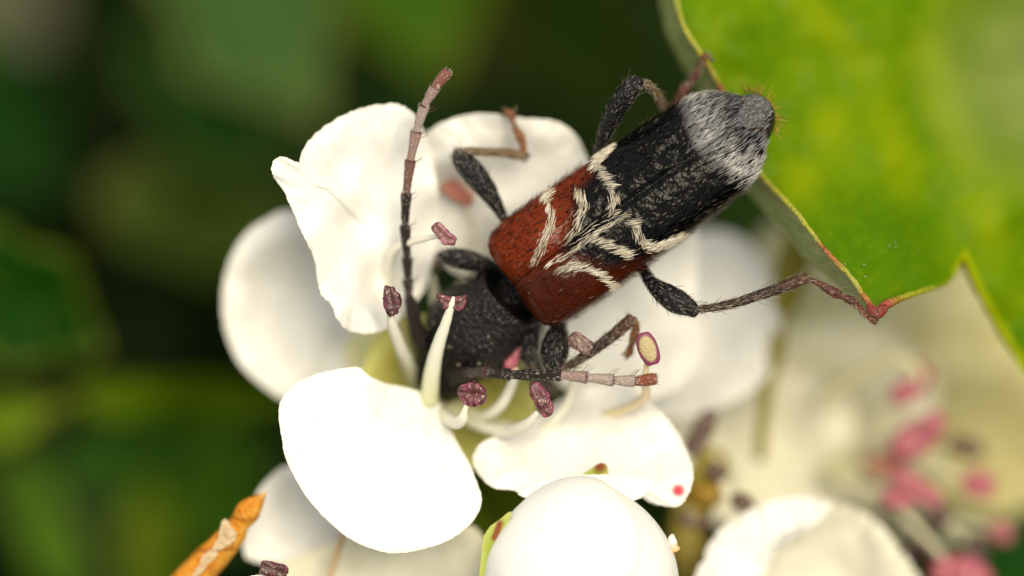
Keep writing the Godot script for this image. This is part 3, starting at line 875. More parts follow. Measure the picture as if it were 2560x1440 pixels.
func flower_bud() -> void:
	var o := thing("flower_bud", "plump round white flower bud with small green sepals at the bottom edge", "bud", V(1455, 1700, -20))
	# overlapping petals: patches of a globe, each a little larger than the one below it
	for i in 3:
		var p := PackedVector3Array()
		var col := PackedColorArray()
		var nr := 40
		var nc := 90
		var grow := 1.0 - 0.045 * i
		var tilt: Vector3 = [Vector3(-0.42, 0.55, 0.72), Vector3(0.75, 0.45, 0.30), Vector3(-0.2, 0.3, -0.8)][i].normalized()
		var q := Basis(Quaternion(Vector3.UP, tilt))
		for r in nr:
			var reach: float = [1.02, 1.35, 2.0][i]
			for k in nc:
				var a := TAU * k / nc
				var th := r / (nr - 1.0) * reach * (1.0 + 0.05 * sin(a * 3 + i * 2) + 0.02 * fine.get_noise_1d(k * 5.0 + i * 100))
				var d := q * Vector3(sin(th) * cos(a), cos(th), sin(th) * sin(a))
				d = Vector3(d.x, d.y, d.z)
				var w := grow * (1.0 + 0.012 * soft.get_noise_3dv(d * 200.0) + 0.004 * soft.get_noise_2d(a * 420.0, th * 60.0 + i * 77.0))
				var low := 1.0 - 0.10 * smoothstep(0.2, 1.0, d.y)
				p.append(V(1456, 1458, -30) + Vector3(d.x * 0.252 * low, d.y * 0.268, d.z * 0.245) * w)
				col.append(mixc(Color(0.90, 0.895, 0.87), Color(0.74, 0.66, 0.48), smoothstep(0.93, 1.0, r / (nr - 1.0)) * 0.5))
		var mb := MB.new()
		shell(mb, p, col, nr, nc, true, 0.012, tilt)
		part("petal", mb.mesh(), M.petal, o)
	var g := func(q: Vector2, t: float) -> Color:
		var c := mixc(Color(0.26, 0.33, 0.04), Color(0.42, 0.46, 0.13), t)
		return mixc(c, Color(0.22, 0.07, 0.03), smoothstep(26, 6, minf(q.distance_to(Vector2(1500, 1166)), near_line(q, PackedVector2Array([Vector2(1250, 1308), Vector2(1236, 1345)])).x * 2.0)))
	part("sepal", sheet(P2([1446, 1196, 1465, 1180, 1490, 1162, 1508, 1157, 1520, 1168, 1521, 1185, 1515, 1204, 1480, 1215, 1450, 1210]), Vector2(1488, 1188), P3([1446, 1196, -90, 1508, 1157, -60, 1515, 1204, -90, 1488, 1188, -75]), g, {"around": 60, "rings": 12, "wave": 4, "thick": 16}), M.leaf, o)
	part("sepal", sheet(P2([1278, 1278, 1252, 1296, 1224, 1318, 1208, 1345, 1204, 1380, 1200, 1420, 1196, 1470, 1204, 1500, 1218, 1470, 1226, 1420, 1240, 1380, 1258, 1340, 1272, 1305]), Vector2(1228, 1370), P3([1278, 1278, 40, 1224, 1318, 20, 1204, 1380, 0, 1200, 1470, 0, 1240, 1380, 60, 1226, 1430, 40]), g, {"around": 90, "rings": 14, "wave": 4, "thick": 12}), M.leaf, o)
	var mb2 := MB.new()
	limb(mb2, [Vector4(1688, 1376, 0, 14), Vector4(1682, 1362, 4, 11), Vector4(1680, 1346, 4, 11), Vector4(1681, 1336, 2, 5)], func(t, _a, _q): return mixc(Color(0.7, 0.35, 0.08), Color(0.84, 0.82, 0.76), t * 2.0), {"sides": 12, "bump": 4})
	part("petal_tip", mb2.mesh(), M.petal, o)


func dry_scale() -> void:
	var o := thing("bud_scale", "curled dry orange bud scale with tan flakes at the lower left", "bud scale", V(440, 1500, -190))
	var mb := MB.new()
	var look := func(t: float, a: float, q: Vector3) -> Color:
		var c := mixc(Color(0.70, 0.25, 0.012), Color(0.82, 0.44, 0.07), 0.5 + 0.5 * sin(a + 2.0) + fine.get_noise_3dv(q * 900.0))
		c = mixc(c, Color(0.40, 0.14, 0.02), smoothstep(0.05, 0.35, fine.get_noise_3dv(q * 2600.0)) * 0.6)
		var seam := absf(fposmod(t * 3.2 + a * 0.25, 1.0) - 0.5)
		c = mixc(c, Color(0.26, 0.06, 0.008), smoothstep(0.06, 0.0, seam))
		return mixc(c, Color(0.75, 0.45, 0.14), smoothstep(0.85, 1.0, t))
	limb(mb, [Vector4(420, 1520, -200, 50), Vector4(480, 1445, -180, 44), Vector4(535, 1390, -165, 40), Vector4(580, 1340, -150, 34), Vector4(600, 1308, -145, 26), Vector4(622, 1280, -135, 32), Vector4(645, 1254, -130, 22), Vector4(666, 1228, -125, 4)], look, {"sides": 22, "bump": 9, "freq": 0.01})
	part("scale_roll", mb.mesh(), M.scale, o)
	var tan := func(q: Vector2, t: float) -> Color: return mixc(Color(0.60, 0.40, 0.20), Color(0.70, 0.56, 0.36), t + fine.get_noise_2d(q.x, q.y))
	part("flake", sheet(P2([566, 1298, 552, 1312, 545, 1345, 530, 1372, 552, 1372, 575, 1360, 590, 1345, 584, 1322]), Vector2(562, 1342), P3([566, 1298, -110, 530, 1372, -130, 590, 1345, -105, 562, 1342, -102]), tan, {"around": 50, "rings": 12, "rough": 5}), M.scale, o)
	part("flake", sheet(P2([528, 1374, 508, 1390, 496, 1412, 480, 1440, 500, 1436, 522, 1410, 545, 1385]), Vector2(514, 1406), P3([528, 1374, -120, 480, 1440, -130, 514, 1406, -110]), tan, {"around": 50, "rings": 12, "rough": 5}), M.scale, o)


# ---------------------------------------------------------------- the beetle
const ALONG := Vector2(0.816, 0.579)     # of the body, on the plane of the back (y up)
const LEFT := Vector2(-0.579, 0.816)
const ORIGIN := Vector2(1314, 697)


func body_point(u: float, v: float, h: float) -> Vector3:
	# u along the back from its base, v to the beetle's left, h above the middle of its flanks; the body leans a little to its left
	var roll := deg_to_rad(5.0)
	var vv := v * cos(roll) + h * sin(roll)
	var hh := h * cos(roll) - v * sin(roll)
	var x := ORIGIN.x + u * ALONG.x + vv * LEFT.x
	var y := ORIGIN.y - u * ALONG.y - vv * LEFT.y
	return V(x, y, hh - 92.0 + u * 0.012)


const BANDS := [
	[[1384, 476, 1366, 500, 1372, 520], 9, 10, 1],
	[[1382, 530, 1380, 560, 1366, 592, 1345, 640], 11, 13, 1],
	[[1450, 478, 1462, 514, 1444, 560, 1422, 600], 18, 5, 1],
	[[1536, 362, 1508, 390, 1486, 420, 1506, 448, 1524, 470, 1536, 494, 1532, 522], 11, 12, 0],
	[[1548, 524, 1490, 558, 1440, 590, 1392, 640, 1376, 660], 11, 5, 1],
	[[1562, 542, 1500, 574, 1450, 612, 1396, 652], 10, 5, 1],
	[[1560, 543, 1588, 568, 1602, 602, 1618, 622, 1655, 614, 1700, 596], 11, 12, 0],
	[[1462, 604, 1500, 608, 1528, 622, 1556, 636], 7, 17, 0],
	[[1388, 684, 1420, 670, 1466, 674, 1500, 692, 1526, 716], 8, 12, 0]]
var bands := []
var red_area := PackedVector2Array()
var tip_line := PackedVector2Array()


func band_at(q: Vector2) -> Array:   # [how much of a pale band, direction on the plane]
	var best := 0.0
	var dir := Vector2.ZERO
	for b in bands:
		var d := near_line(q, b[0])
		var w: float = lerpf(b[1], b[2], d.y)
		w = w * 0.66 + 0.3
		var s := smoothstep(w + 5.0, w - 4.0, d.x)
		if s > best:
			best = s
			var line: PackedVector2Array = b[0]
			var i := clampi(int(d.y * (line.size() - 1)), 0, line.size() - 2)
			dir = (line[i + 1] - line[i]).normalized()
	return [best, dir]


func back_half(u: float) -> float:
	return profile(u, PackedVector2Array([Vector2(-40, 104), Vector2(-28, 127), Vector2(-8, 141), Vector2(60, 149), Vector2(160, 150), Vector2(300, 146), Vector2(450, 143), Vector2(560, 137), Vector2(620, 124), Vector2(660, 105), Vector2(690, 84), Vector2(710, 62)]))


func back_height(u: float) -> float:
	return profile(u, PackedVector2Array([Vector2(-40, 52), Vector2(-30, 70), Vector2(-8, 88), Vector2(60, 104), Vector2(200, 106), Vector2(400, 108), Vector2(560, 100), Vector2(640, 88), Vector2(710, 66)]))


func elytron_point(s: float, w: float, side: float) -> Vector3:
	var u0 := -37.0 + 4.0 * smoothstep(0.3, 0.0, w) + 46.0 * smoothstep(0.62, 1.0, w)
	var u1 := 672.0 + 32.0 * smoothstep(0.0, 0.35, w) - 110.0 * smoothstep(0.5, 1.0, w)
	var u := lerpf(u0, u1, s)
	var th := w * 1.78
	var a := back_half(u)
	var h := back_height(u)
	var v := a * pow(sin(th), 0.9) if th < PI / 2 else a * sin(th)
	var z := h * (pow(maxf(cos(th), 0.0), 0.62) if th < PI / 2 else 3.0 * cos(th))
	# shoulder hump, seam and dent
	z += 13.0 * exp(-(pow((u - 75) / 45.0, 2) + pow((v - 62) / 34.0, 2)))
	z -= 7.0 * exp(-v * v / 60.0)
	if side > 0.0:
		z -= 15.0 * exp(-(pow((u - 478) / 26.0, 2) + pow((v - 34) / 20.0, 2)))
		z += 8.0 * exp(-(pow((u - 425) / 40.0, 2) + pow((v - 40) / 30.0, 2)))
	z += 2.2 * soft.get_noise_2d(u * 4.0, v * 4.0 + side * 900)
	var edge := minf(s, 1.0 - s)
	z -= 10.0 * smoothstep(0.03, 0.0, edge)
	return body_point(u, side * (v + 1.2), z)


func elytron(parent: Node3D, side: float) -> void:
	var nr := 190
	var nc := 80
	var p := PackedVector3Array()
	var col := PackedColorArray()
	for r in nr:
		for k in nc:
			var q := elytron_point(r / (nr - 1.0), k / (nc - 1.0), side)
			var at := Vector2(q.x * 1000 + 1280, 720 - q.y * 1000)
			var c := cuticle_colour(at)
			if r > nr - 3:
				c = Color(0.035, 0.013, 0.007)
			q.z += 0.0016 * fine.get_noise_2d(at.x * 4.0, at.y * 4.0)
			p.append(q)
			col.append(c)
	var mb := MB.new()
	shell(mb, p, col, nr, nc, false, 0.010)
	var o := part("elytron", mb.mesh(), M.elytron, parent)
	o.set_meta("label", "left wing case, red-brown at the shoulder and black behind with cream bands" if side > 0 else "right wing case, red-brown at the shoulder with shade painted in, black behind with cream bands")

	# its coat of hairs
	var list := []
	var dark := []
	var tries := 15000
	var down := 1.0
	for i in tries:
		var s := rng.randf_range(0.012, 0.972)
		var w := rng.randf_range(0.01, 0.99)
		var q := elytron_point(s, w, side)
		var q1 := elytron_point(s + 0.01, w, side)
		var q2 := elytron_point(s, w + 0.01, side)
		var along := (q1 - q).normalized()
		var across := (q2 - q).normalized()
		var n := along.cross(across).normalized()
		if n.z < 0.0:
			n = -n
		var at := Vector2(q.x * 1000 + 1280, 720 - q.y * 1000)
		var jitter := at + Vector2(rng.randf_range(-4, 4), rng.randf_range(-4, 4))
		var b := band_at(jitter)
		var tip := tip_amount(jitter)
		var c := Color.BLACK
		var long := 24.0
		var wide := 3.0
		var dir := along
		var lift := 0.10
		if b[0] > 0.15:
			if rng.randf() > 0.62 * b[0]:
				continue
			c = mixc(Color(0.84, 0.79, 0.68), Color(0.40, 0.33, 0.23), rng.randf())
			var flow := Vector3(b[1].x, -b[1].y, 0)
			flow = (flow - n * flow.dot(n)).normalized()
			if flow.dot(along) < -0.55:
				flow = flow
			dir = (flow * 0.6 + along * (0.7 if flow.dot(along) > 0 else -0.1)).normalized()
			long = rng.randf_range(18, 28)
			wide = 1.8
			lift = 0.07
		elif tip > 0.05 and rng.randf() < (0.03 + 0.30 * tip if side < 0.0 else 0.05 + 0.22 * tip):
			var v := rng.randf()
			c = mixc(Color(0.10, 0.10, 0.11), Color(0.80, 0.78, 0.74), v * (0.15 + 0.85 * pow(tip, 2.0)))
			long = rng.randf_range(20, 29)
			wide = 2.0
			lift = 0.14
			dir = (along + across * rng.randf_range(-0.12, 0.3)).normalized()
		else:
			if rng.randf() > 0.10:
				continue
			var red := red_amount(at)
			c = mixc(Color(0.003, 0.0025, 0.003), Color(0.045, 0.008, 0.004), red)
			var glint := rng.randf()
			if glint < 0.03:
				c = Color(0.22, 0.15, 0.09)
			elif glint < 0.12:
				c = Color(0.06, 0.05, 0.045)
			long = rng.randf_range(11, 18)
			wide = 2.2
			lift = 0.22
		dir = (dir + n * lift + Vector3(rng.randf_range(-0.14, 0.14), rng.randf_range(-0.14, 0.14), 0)).normalized()
		list.append([q + n * 0.001, dir, n, long, wide, c])
	hairs("setae", list, o, M.seta)


func y_of(q: Vector3) -> float:
	return 720 - q.y * 1000


func red_amount(q: Vector2) -> float:
	var d := 1e9
	for i in red_area.size():
		d = minf(d, q.distance_to(Geometry2D.get_closest_point_to_segment(q, red_area[i], red_area[(i + 1) % red_area.size()])))
	d = d if Geometry2D.is_point_in_polygon(q, red_area) else -d
	return smoothstep(-20.0, 24.0, d + 5.0 * fine.get_noise_2d(q.x, q.y))


func tip_amount(q: Vector2) -> float:
	var d := near_line(q, tip_line)
	# which side: towards the tip is up and right
	var i := clampi(int(d.y * (tip_line.size() - 1)), 0, tip_line.size() - 2)
	var e := tip_line[i + 1] - tip_line[i]
	var s := e.cross(q - tip_line[i])
	if s > 0.0:
		return 0.55 * smoothstep(26.0, 0.0, d.x)
	return lerpf(0.55, 1.0, smoothstep(0, 16, d.x)) * lerpf(1.0, 0.4, smoothstep(25, 110, d.x))


func cuticle_colour(q: Vector2) -> Color:
	var r := red_amount(q)
	var grain := fine.get_noise_2d(q.x * 3.0, q.y * 3.0)
	var red := mixc(Color(0.165, 0.021, 0.002), Color(0.060, 0.008, 0.0015), 0.35 + 1.2 * grain)
	red = mixc(red, Color(0.026, 0.0055, 0.003), smoothstep(640, 720, q.y + 0.35 * (q.x - 1300)) * 0.8)  # right wing case's red darkened: its shade is painted into the colour
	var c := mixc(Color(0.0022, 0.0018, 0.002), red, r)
	# grey down on the hind end; the left side's silver sky sheen is painted in
	return mixc(c, Color(0.17, 0.17, 0.18), smoothstep(0.3, 0.8, tip_amount(q)) * (0.85 if q.y < 700 - (q.x - 1314) * 0.71 else 0.05))


func beetle() -> void:
	for b in BANDS:
		bands.append([P2(b[0]), float(b[1]), float(b[2])])
	red_area = P2([1150, 540, 1260, 500, 1492, 350, 1474, 440, 1428, 486, 1434, 556, 1398, 632, 1456, 642, 1519, 668, 1590, 654, 1680, 620, 1420, 900, 1150, 760])
	tip_line = P2([1690, 225, 1709, 262, 1718, 312, 1743, 373, 1767, 398, 1806, 441, 1850, 463, 1900, 475])
	var o := thing("beetle", "black and red-brown longhorn beetle with cream bands, head down in the white flower", "beetle", V(1450, 640, -180))

	# body: abdomen, waist, thorax and head in one sweep, and the six legs grown into it
	var mb := MB.new()
	var black := Color(0.005, 0.0045, 0.005)
	var trunk := func(t: float, a: float, q: Vector3) -> Color:
		var x := q.x * 1000 + 1280
		var g := 0.5 + fine.get_noise_3dv(q * 2500.0)
		var c := mixc(black, Color(0.014, 0.012, 0.011), g)
		if x > 1820 and y_of(q) < 420:
			c = mixc(Color(0.13, 0.13, 0.138), Color(0.05, 0.05, 0.053), g)
			c = mixc(c, Color(0.014, 0.011, 0.010), smoothstep(1900, 1925, x + 0.5 * (y_of(q) - 300)))
			c = mixc(c, Color(0.42, 0.17, 0.015), smoothstep(0.045, 0.012, t) * 0.9)
		return c
	var spine := []
	var pts := [[754, -2, 2, 8], [744, -1, 3, 32], [724, 0, 4, 52], [690, 0, 2, 72], [640, 0, 0, 94], [520, 0, 0, 112], [350, 0, 0, 118], [180, 0, -6, 114], [90, 0, -14, 104], [30, 0, -30, 82]]
	for q in pts:
		var w := body_point(q[0], q[1], q[2])
		var f := (D - w.z) / D
		spine.append(Vector4(w.x * 1000 / f + 1280, 720 - w.y * 1000 / f, w.z * 1000, q[3]))
	for q in [[1310, 704, -145, 60], [1290, 726, -158, 52], [1268, 750, -176, 50], [1250, 770, -192, 46]]:
		spine.append(Vector4(q[0], q[1], q[2], q[3]))
	limb(mb, spine, trunk, {"sides": 56, "steps": 7, "bump": 4.0, "freq": 0.08, "flat": 0.86})
	spine.clear()
	for q in [[1240, 780, -192, 30], [1252, 768, -182, 64], [1266, 752, -166, 80], [1276, 742, -154, 88], [1279, 739, -151, 93], [1277, 741, -152, 98], [1268, 750, -156, 103], [1246, 772, -172, 115], [1218, 799, -192, 127], [1190, 827, -212, 131], [1164, 853, -232, 122], [1142, 879, -250, 104], [1126, 900, -265, 86], [1116, 914, -276, 84], [1109, 932, -296, 84], [1103, 955, -322, 68], [1102, 970, -350, 42]]:
		spine.append(Vector4(q[0], q[1], q[2], q[3]))
	limb(mb, spine, trunk, {"sides": 64, "steps": 7, "bump": 3.0, "freq": 0.1, "flat": 0.9, "axis": (V(1190, 827, -212) - V(1279, 739, -151)).normalized(), "axis_until": 42})

	var femur := func(t: float, _a: float, q: Vector3) -> Color:
		return mixc(black, Color(0.016, 0.015, 0.016), 0.5 + fine.get_noise_3dv(q * 1800.0))
	var shin := func(t: float, _a: float, q: Vector3) -> Color:
		return mixc(mixc(Color(0.022, 0.014, 0.012), Color(0.060, 0.038, 0.030), 0.5 + fine.get_noise_3dv(q * 1500.0)), Color(0.14, 0.06, 0.03), smoothstep(0.6, 1.0, t) * 0.6)
	var foot := func(t: float, _a: float, q: Vector3) -> Color:
		return mixc(mixc(Color(0.13, 0.05, 0.034), Color(0.065, 0.024, 0.018), 0.5 + fine.get_noise_3dv(q * 1500.0)), Color(0.20, 0.065, 0.025), smoothstep(0.5, 1.0, t))
	var orange := func(_t: float, _a: float, _q: Vector3) -> Color: return Color(0.20, 0.075, 0.030)
	var gold := func(_t: float, _a: float, _q: Vector3) -> Color: return Color(0.16, 0.10, 0.05)
	var legs := [
		# hind left
		["f", femur, [[1500, 420, -140, 12], [1497, 388, -110, 12], [1510, 340, -85, 17], [1532, 290, -55, 23], [1556, 248, -25, 26], [1578, 220, -8, 24], [1592, 206, 0, 17]]],
		["k", femur, [[1584, 212, 0, 12], [1594, 205, 4, 15], [1604, 203, 0, 11]]],
		["t", gold, [[1598, 206, -6, 9], [1618, 212, -30, 10], [1642, 235, -75, 11], [1660, 270, -130, 12], [1684, 300, -185, 12]]],
		["a", foot, [[1680, 296, -185, 11], [1694, 258, -170, 11], [1714, 222, -160, 15], [1722, 212, -158, 9], [1738, 190, -150, 10], [1746, 168, -140, 6], [1758, 146, -128, 7], [1768, 138, -118, 5], [1778, 150, -110, 3]]],
		# middle left
		["f", femur, [[1285, 590, -170, 11], [1266, 556, -140, 11], [1244, 518, -130, 16], [1216, 474, -120, 26], [1188, 438, -115, 31], [1162, 408, -110, 28], [1144, 390, -105, 18], [1136, 384, -105, 10]]],
		["t", gold, [[1138, 388, -105, 9], [1150, 380, -108, 9], [1190, 379, -118, 10], [1250, 381, -135, 11], [1304, 389, -150, 12], [1314, 394, -152, 8]]],
		["a", orange, [[1312, 396, -150, 9], [1308, 366, -160, 9], [1300, 342, -165, 12], [1290, 322, -168, 8], [1282, 304, -170, 7], [1276, 286, -172, 11], [1262, 280, -174, 8]]],
		# front left
		["f", femur, [[1250, 675, -190, 12], [1226, 662, -170, 14], [1194, 656, -150, 23], [1158, 648, -138, 27], [1126, 642, -130, 23], [1106, 640, -128, 14], [1100, 640, -130, 8]]],
		["t", gold, [[1106, 642, -130, 9], [1100, 652, -180, 9], [1094, 662, -250, 9], [1092, 670, -300, 9]]],
		# hind right
		["f", femur, [[1588, 640, -160, 14], [1602, 662, -120, 14], [1616, 688, -85, 15], [1634, 712, -55, 19], [1664, 736, -30, 29], [1696, 756, -16, 31], [1722, 768, -8, 23], [1740, 776, -4, 15]]],
		["k", femur, [[1720, 772, -2, 9], [1732, 779, 2, 15], [1742, 775, 0, 9]]],
		["t", shin, [[1738, 773, -2, 8], [1760, 772, 0, 9], [1810, 764, 0, 11], [1870, 748, 0, 12], [1930, 727, 0, 14], [1985, 706, 0, 15], [2018, 694, 0, 13]]],
		["a", foot, [[2012, 697, 0, 7], [2032, 702, 0, 7], [2062, 718, 0, 10], [2092, 734, 0, 13], [2104, 740, 0, 7], [2122, 748, 0, 10], [2138, 757, 0, 12], [2142, 762, 0, 7], [2156, 778, 2, 8], [2170, 792, 4, 6], [2184, 800, 8, 7]]],
		["a", foot, [[2170, 790, 8, 4], [2190, 790, 16, 5], [2198, 776, 18, 3]]],
		["a", foot, [[2170, 795, 4, 4], [2186, 806, 6, 5], [2196, 800, 6, 3]]],
		# middle right
		["f", femur, [[1400, 780, -190, 16], [1398, 815, -140, 20], [1393, 845, -110, 31], [1388, 876, -92, 35], [1388, 904, -78, 30], [1398, 924, -70, 18]]],
		["t", shin, [[1402, 924, -68, 9], [1420, 916, -66, 10], [1462, 890, -62, 12], [1510, 856, -60, 14], [1550, 824, -60, 15], [1582, 794, -60, 16]]],
		["a", orange, [[1584, 798, -64, 9], [1590, 820, -80, 10], [1584, 842, -90, 11], [1578, 862, -98, 7], [1572, 882, -104, 10], [1562, 890, -106, 6]]],
		# front right
		["f", femur, [[1345, 785, -210, 14], [1338, 818, -170, 16], [1330, 846, -150, 22], [1323, 876, -135, 24], [1321, 902, -128, 17], [1322, 914, -128, 8]]],
		["t", shin, [[1322, 910, -130, 9], [1330, 935, -180, 9], [1360, 960, -230, 9], [1388, 975, -250, 8]]]]
	var coat := []
	for l in legs:
		var line := []
		for q in l[2]:
			line.append(Vector4(q[0], q[1], q[2], q[3]))
		var rings := limb(mb, line, l[1], {"sides": 18, "steps": 6, "bump": 2.0, "freq": 0.05})
		var kind: String = l[0]
		if kind == "k":
			continue
		var total := 0.0
		for i in rings.size() - 1:
			total += rings[i][0].distance_to(rings[i + 1][0])
		var count := int(total * 1000 * {"f": 1.3, "t": 1.5, "a": 0.8}[kind])
		for i in count:
			var at: Array = rings[rng.randi_range(2, rings.size() - 3)]
			var a := rng.randf() * TAU
			var n: Vector3 = at[1] * cos(a) + at[2] * sin(a)
			var c := mixc(Color(0.55, 0.52, 0.46), Color(0.06, 0.05, 0.045), pow(rng.randf(), 0.6))
			var long := rng.randf_range(9, 15)
			var lift := 0.25
			if kind != "f":
				c = mixc(Color(0.52, 0.45, 0.34), Color(0.05, 0.03, 0.02), pow(rng.randf(), 0.6))
				long = rng.randf_range(9, 18)
				if rng.randf() < 0.09:
					long = rng.randf_range(20, 30)
					lift = 0.75
			elif rng.randf() < 0.05:
				long = rng.randf_range(22, 34)
				lift = 0.6
				c = Color(0.09, 0.07, 0.05)
			coat.append([at[0] + n * at[4] * 0.97, (at[3] + n * lift).normalized(), n, long, 1.8, c])
	var body := part("body", mb.mesh(), M.cuticle, o)

	# short hairs and pollen on the thorax and head
	var grains := []
	for i in 1700:
		var t := rng.randf()
		var seg := rng.randi_range(6, spine.size() - 3)
		var s0: Vector4 = spine[seg].lerp(spine[seg + 1], t)
		var s1: Vector4 = spine[seg + 1]
		var c0 := V(s0.x, s0.y, s0.z)
		var dir := (V(s1.x, s1.y, s1.z) - c0).normalized()
		var sd := dir.cross(Vector3(0, 0, 1)).normalized()
		var a := rng.randf() * TAU
		var n := sd * cos(a) + sd.cross(dir) * sin(a) * 0.93
		if n.z < -0.3:
			continue
		var q := c0 + n * s0.w * 0.001
		coat.append([q, (-dir * 0.3 + n * 0.35 + Vector3(rng.randf_range(-0.5, 0.5), rng.randf_range(-0.5, 0.5), 0)).normalized(), n, rng.randf_range(7, 12), 2.0, mixc(Color(0.02, 0.018, 0.016), Color(0.16, 0.13, 0.10), pow(rng.randf(), 4.0))])
		if rng.randf() < 0.045:
			grains.append([q, rng.randf_range(1.4, 3.4)])
	for i in 160:
		var u := rng.randf_range(676, 738)
		var v := rng.randf_range(-1, 1) * 60.0 * sqrt(clampf((748 - u) / 70.0, 0, 1))
		var q := body_point(u, v, 4 + 0.84 * sqrt(maxf(profile(u, PackedVector2Array([Vector2(640, 98), Vector2(690, 78), Vector2(722, 60), Vector2(742, 38)])), 0) ** 2 - v * v if absf(v) < profile(u, PackedVector2Array([Vector2(640, 98), Vector2(690, 78), Vector2(722, 60), Vector2(742, 38)])) else 0.0))
		coat.append([q, Vector3(ALONG.x, ALONG.y, 0.12 + rng.randf_range(-0.1, 0.1)).normalized(), Vector3(0, 0, 1), rng.randf_range(8, 14), 2.0, mixc(Color(0.35, 0.35, 0.36), Color(0.03, 0.027, 0.027), rng.randf())])
	# golden fringe round the end of the abdomen
	for i in 150:
		var a := rng.randf_range(-1.35, 1.35)
		var q := body_point(706 + 42 * cos(a), sin(a) * 62, 14 + rng.randf_range(-12, 12))
		var w := body_point(706 + 42 * cos(a) + 50 * cos(a), sin(a) * 62 + sin(a) * 44, 14 + rng.randf_range(-10, 30))
		coat.append([q, (w - q).normalized(), Vector3(0, 0, 1), rng.randf_range(16, 48) if i % 3 == 0 else rng.randf_range(8, 18), 1.4, mixc(Color(0.50, 0.30, 0.06), Color(0.10, 0.06, 0.02), rng.randf() * 0.7)])
	# bristles along the flanks
	for i in 90:
		var u := rng.randf_range(120, 690)
		var sd := 1.0 if i % 2 else -1.0
		var q := body_point(u, sd * back_half(u) * 0.985, 20)
		var w := body_point(u + 60, sd * (back_half(u) + 45), 30 + rng.randf_range(-20, 20))
		coat.append([q, (w - q).normalized(), Vector3(0, 0, 1), rng.randf_range(10, 30), 1.7, Color(0.10, 0.08, 0.05) if u > 400 else Color(0.12, 0.05, 0.03)])
	hairs("setae", coat, body, M.seta)
	var mm := MultiMesh.new()
	mm.transform_format = MultiMesh.TRANSFORM_3D
	mm.use_colors = true
	var ball := SphereMesh.new()
	ball.radius = 1.0
	ball.height = 2.0
	ball.radial_segments = 8
	ball.rings = 5
	mm.mesh = ball
	mm.instance_count = grains.size()
	for i in grains.size():
		mm.set_instance_transform(i, Transform3D(Basis().scaled(Vector3.ONE * grains[i][1] * 0.001), grains[i][0]))
		mm.set_instance_color(i, Color(0.42, 0.36, 0.25))
	var pollen := MultiMeshInstance3D.new()
	pollen.name = "pollen_grains"
	pollen.multimesh = mm
	pollen.material_override = M.seta
	pollen.set_meta("kind", "stuff")
	body.add_child(pollen, true)

	elytron(o, 1.0)
	elytron(o, -1.0)

	var blk := Color(0.020, 0.014, 0.012)
	var wine := Color(0.085, 0.025, 0.016)
	var pale := Color(0.36, 0.25, 0.22)
	var ash := Color(0.42, 0.34, 0.30)
	var rust := Color(0.26, 0.085, 0.048)
	antenna(o, [[1052, 872, -215], [1022, 738, -150], [1020, 700, -140], [1018, 646, -120], [1012, 563, -95], [1016, 481, -65], [1026, 399, -35], [1041, 327, -15], [1061, 264, 0], [1087, 218, 5], [1121, 177, 5]],
		[blk, blk, blk, blk, blk, Color(0.20, 0.10, 0.08), Color(0.36, 0.23, 0.20), ash, pale, Color(0.26, 0.10, 0.075), Color(0.30, 0.12, 0.085)], 1.0, "left antenna, upright, dark at its base and pinkish grey to a brown tip")
	antenna(o, [[1128, 940, -190], [1174, 932, -110], [1218, 931, -70], [1276, 937, -45], [1337, 937, -25], [1404, 938, -10], [1469, 944, 0], [1535, 951, 0], [1587, 953, -10], [1643, 947, -20]],
		[blk, Color(0.06, 0.045, 0.04), blk, blk, blk, pale, ash, ash, rust, Color(0.34, 0.13, 0.07)], 1.12, "right antenna, lying level, dark at its base and pinkish grey to an orange tip")


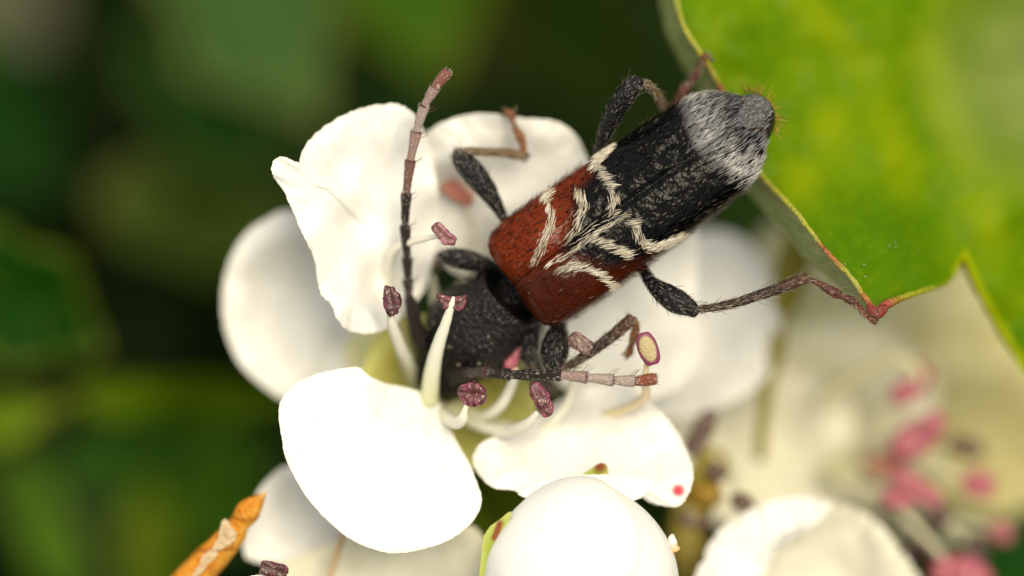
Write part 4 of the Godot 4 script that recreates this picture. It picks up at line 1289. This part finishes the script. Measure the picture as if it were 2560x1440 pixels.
func antenna(parent: Node3D, joints: Array, tones: Array, size: float, label: String) -> void:
	var a := holder("antenna", parent)
	a.set_meta("label", label)
	var fuzz := []
	for i in joints.size() - 1:
		var p0 := Vector3(joints[i][0], joints[i][1], joints[i][2])
		var p1 := Vector3(joints[i + 1][0], joints[i + 1][1], joints[i + 1][2])
		var mb := MB.new()
		var line := []
		var last := i == joints.size() - 2
		var rad := [0.72, 0.62, 0.68, 0.78, 0.88, 0.98, 0.92, 0.5] if not last else [0.70, 0.72, 0.82, 0.92, 0.98, 0.92, 0.72, 0.30]
		if i == 0:
			rad = [0.8, 1.1, 1.3, 1.35, 1.2, 1.0, 0.8, 0.5]
		for k in 8:
			var t: float = [0.0, 0.05, 0.15, 0.4, 0.65, 0.88, 0.97, 1.0][k]
			var q := p0.lerp(p1, t)
			line.append(Vector4(q.x, q.y, q.z, rad[k] * 14.5 * size))
		var tone: Color = tones[i]
		var look := func(t: float, _a: float, q: Vector3) -> Color:
			var c := mixc(tone, tone * 0.75, 0.5 + 1.3 * fine.get_noise_3dv(q * 4000.0))
			return mixc(c, Color(0.09, 0.025, 0.015) if tone.r > 0.05 else Color(0.03, 0.02, 0.018), smoothstep(0.72, 0.88, t) * (0.2 if last else 0.85))
		var rings := limb(mb, line, look, {"sides": 16, "steps": 4, "bump": 1.2})
		part("segment", mb.mesh(), M.antenna, a)
		for k in 70:
			var at: Array = rings[rng.randi_range(2, rings.size() - 4)]
			var g := rng.randf() * TAU
			var n: Vector3 = at[1] * cos(g) + at[2] * sin(g)
			var early: bool = at[5] < 0.7
			var c := mixc(Color(0.62, 0.54, 0.50), tone, (0.4 if early else 0.85) * rng.randf() + (0.3 if i < 4 else 0.0))
			fuzz.append([at[0] + n * at[4] * 0.97, (at[3] + n * 0.2).normalized(), n, rng.randf_range(6, 10), 1.9, c])
		if i > 0 and i < 8:
			for k in 3:
				var at: Array = rings[rings.size() - 6 - k * 3]
				var n: Vector3 = (at[1] if k else at[1] * 0.7 + at[2] * 0.3).normalized()
				if n.dot(Vector3(0.7, 0.7, 0.2)) < 0.0:
					n = -n
				fuzz.append([at[0] + n * at[4] * 0.9, (at[3] * 0.9 + n * 0.8).normalized(), n, rng.randf_range(18, 34), 1.3, Color(0.12, 0.06, 0.04)])
	hairs("setae", fuzz, a, M.seta)
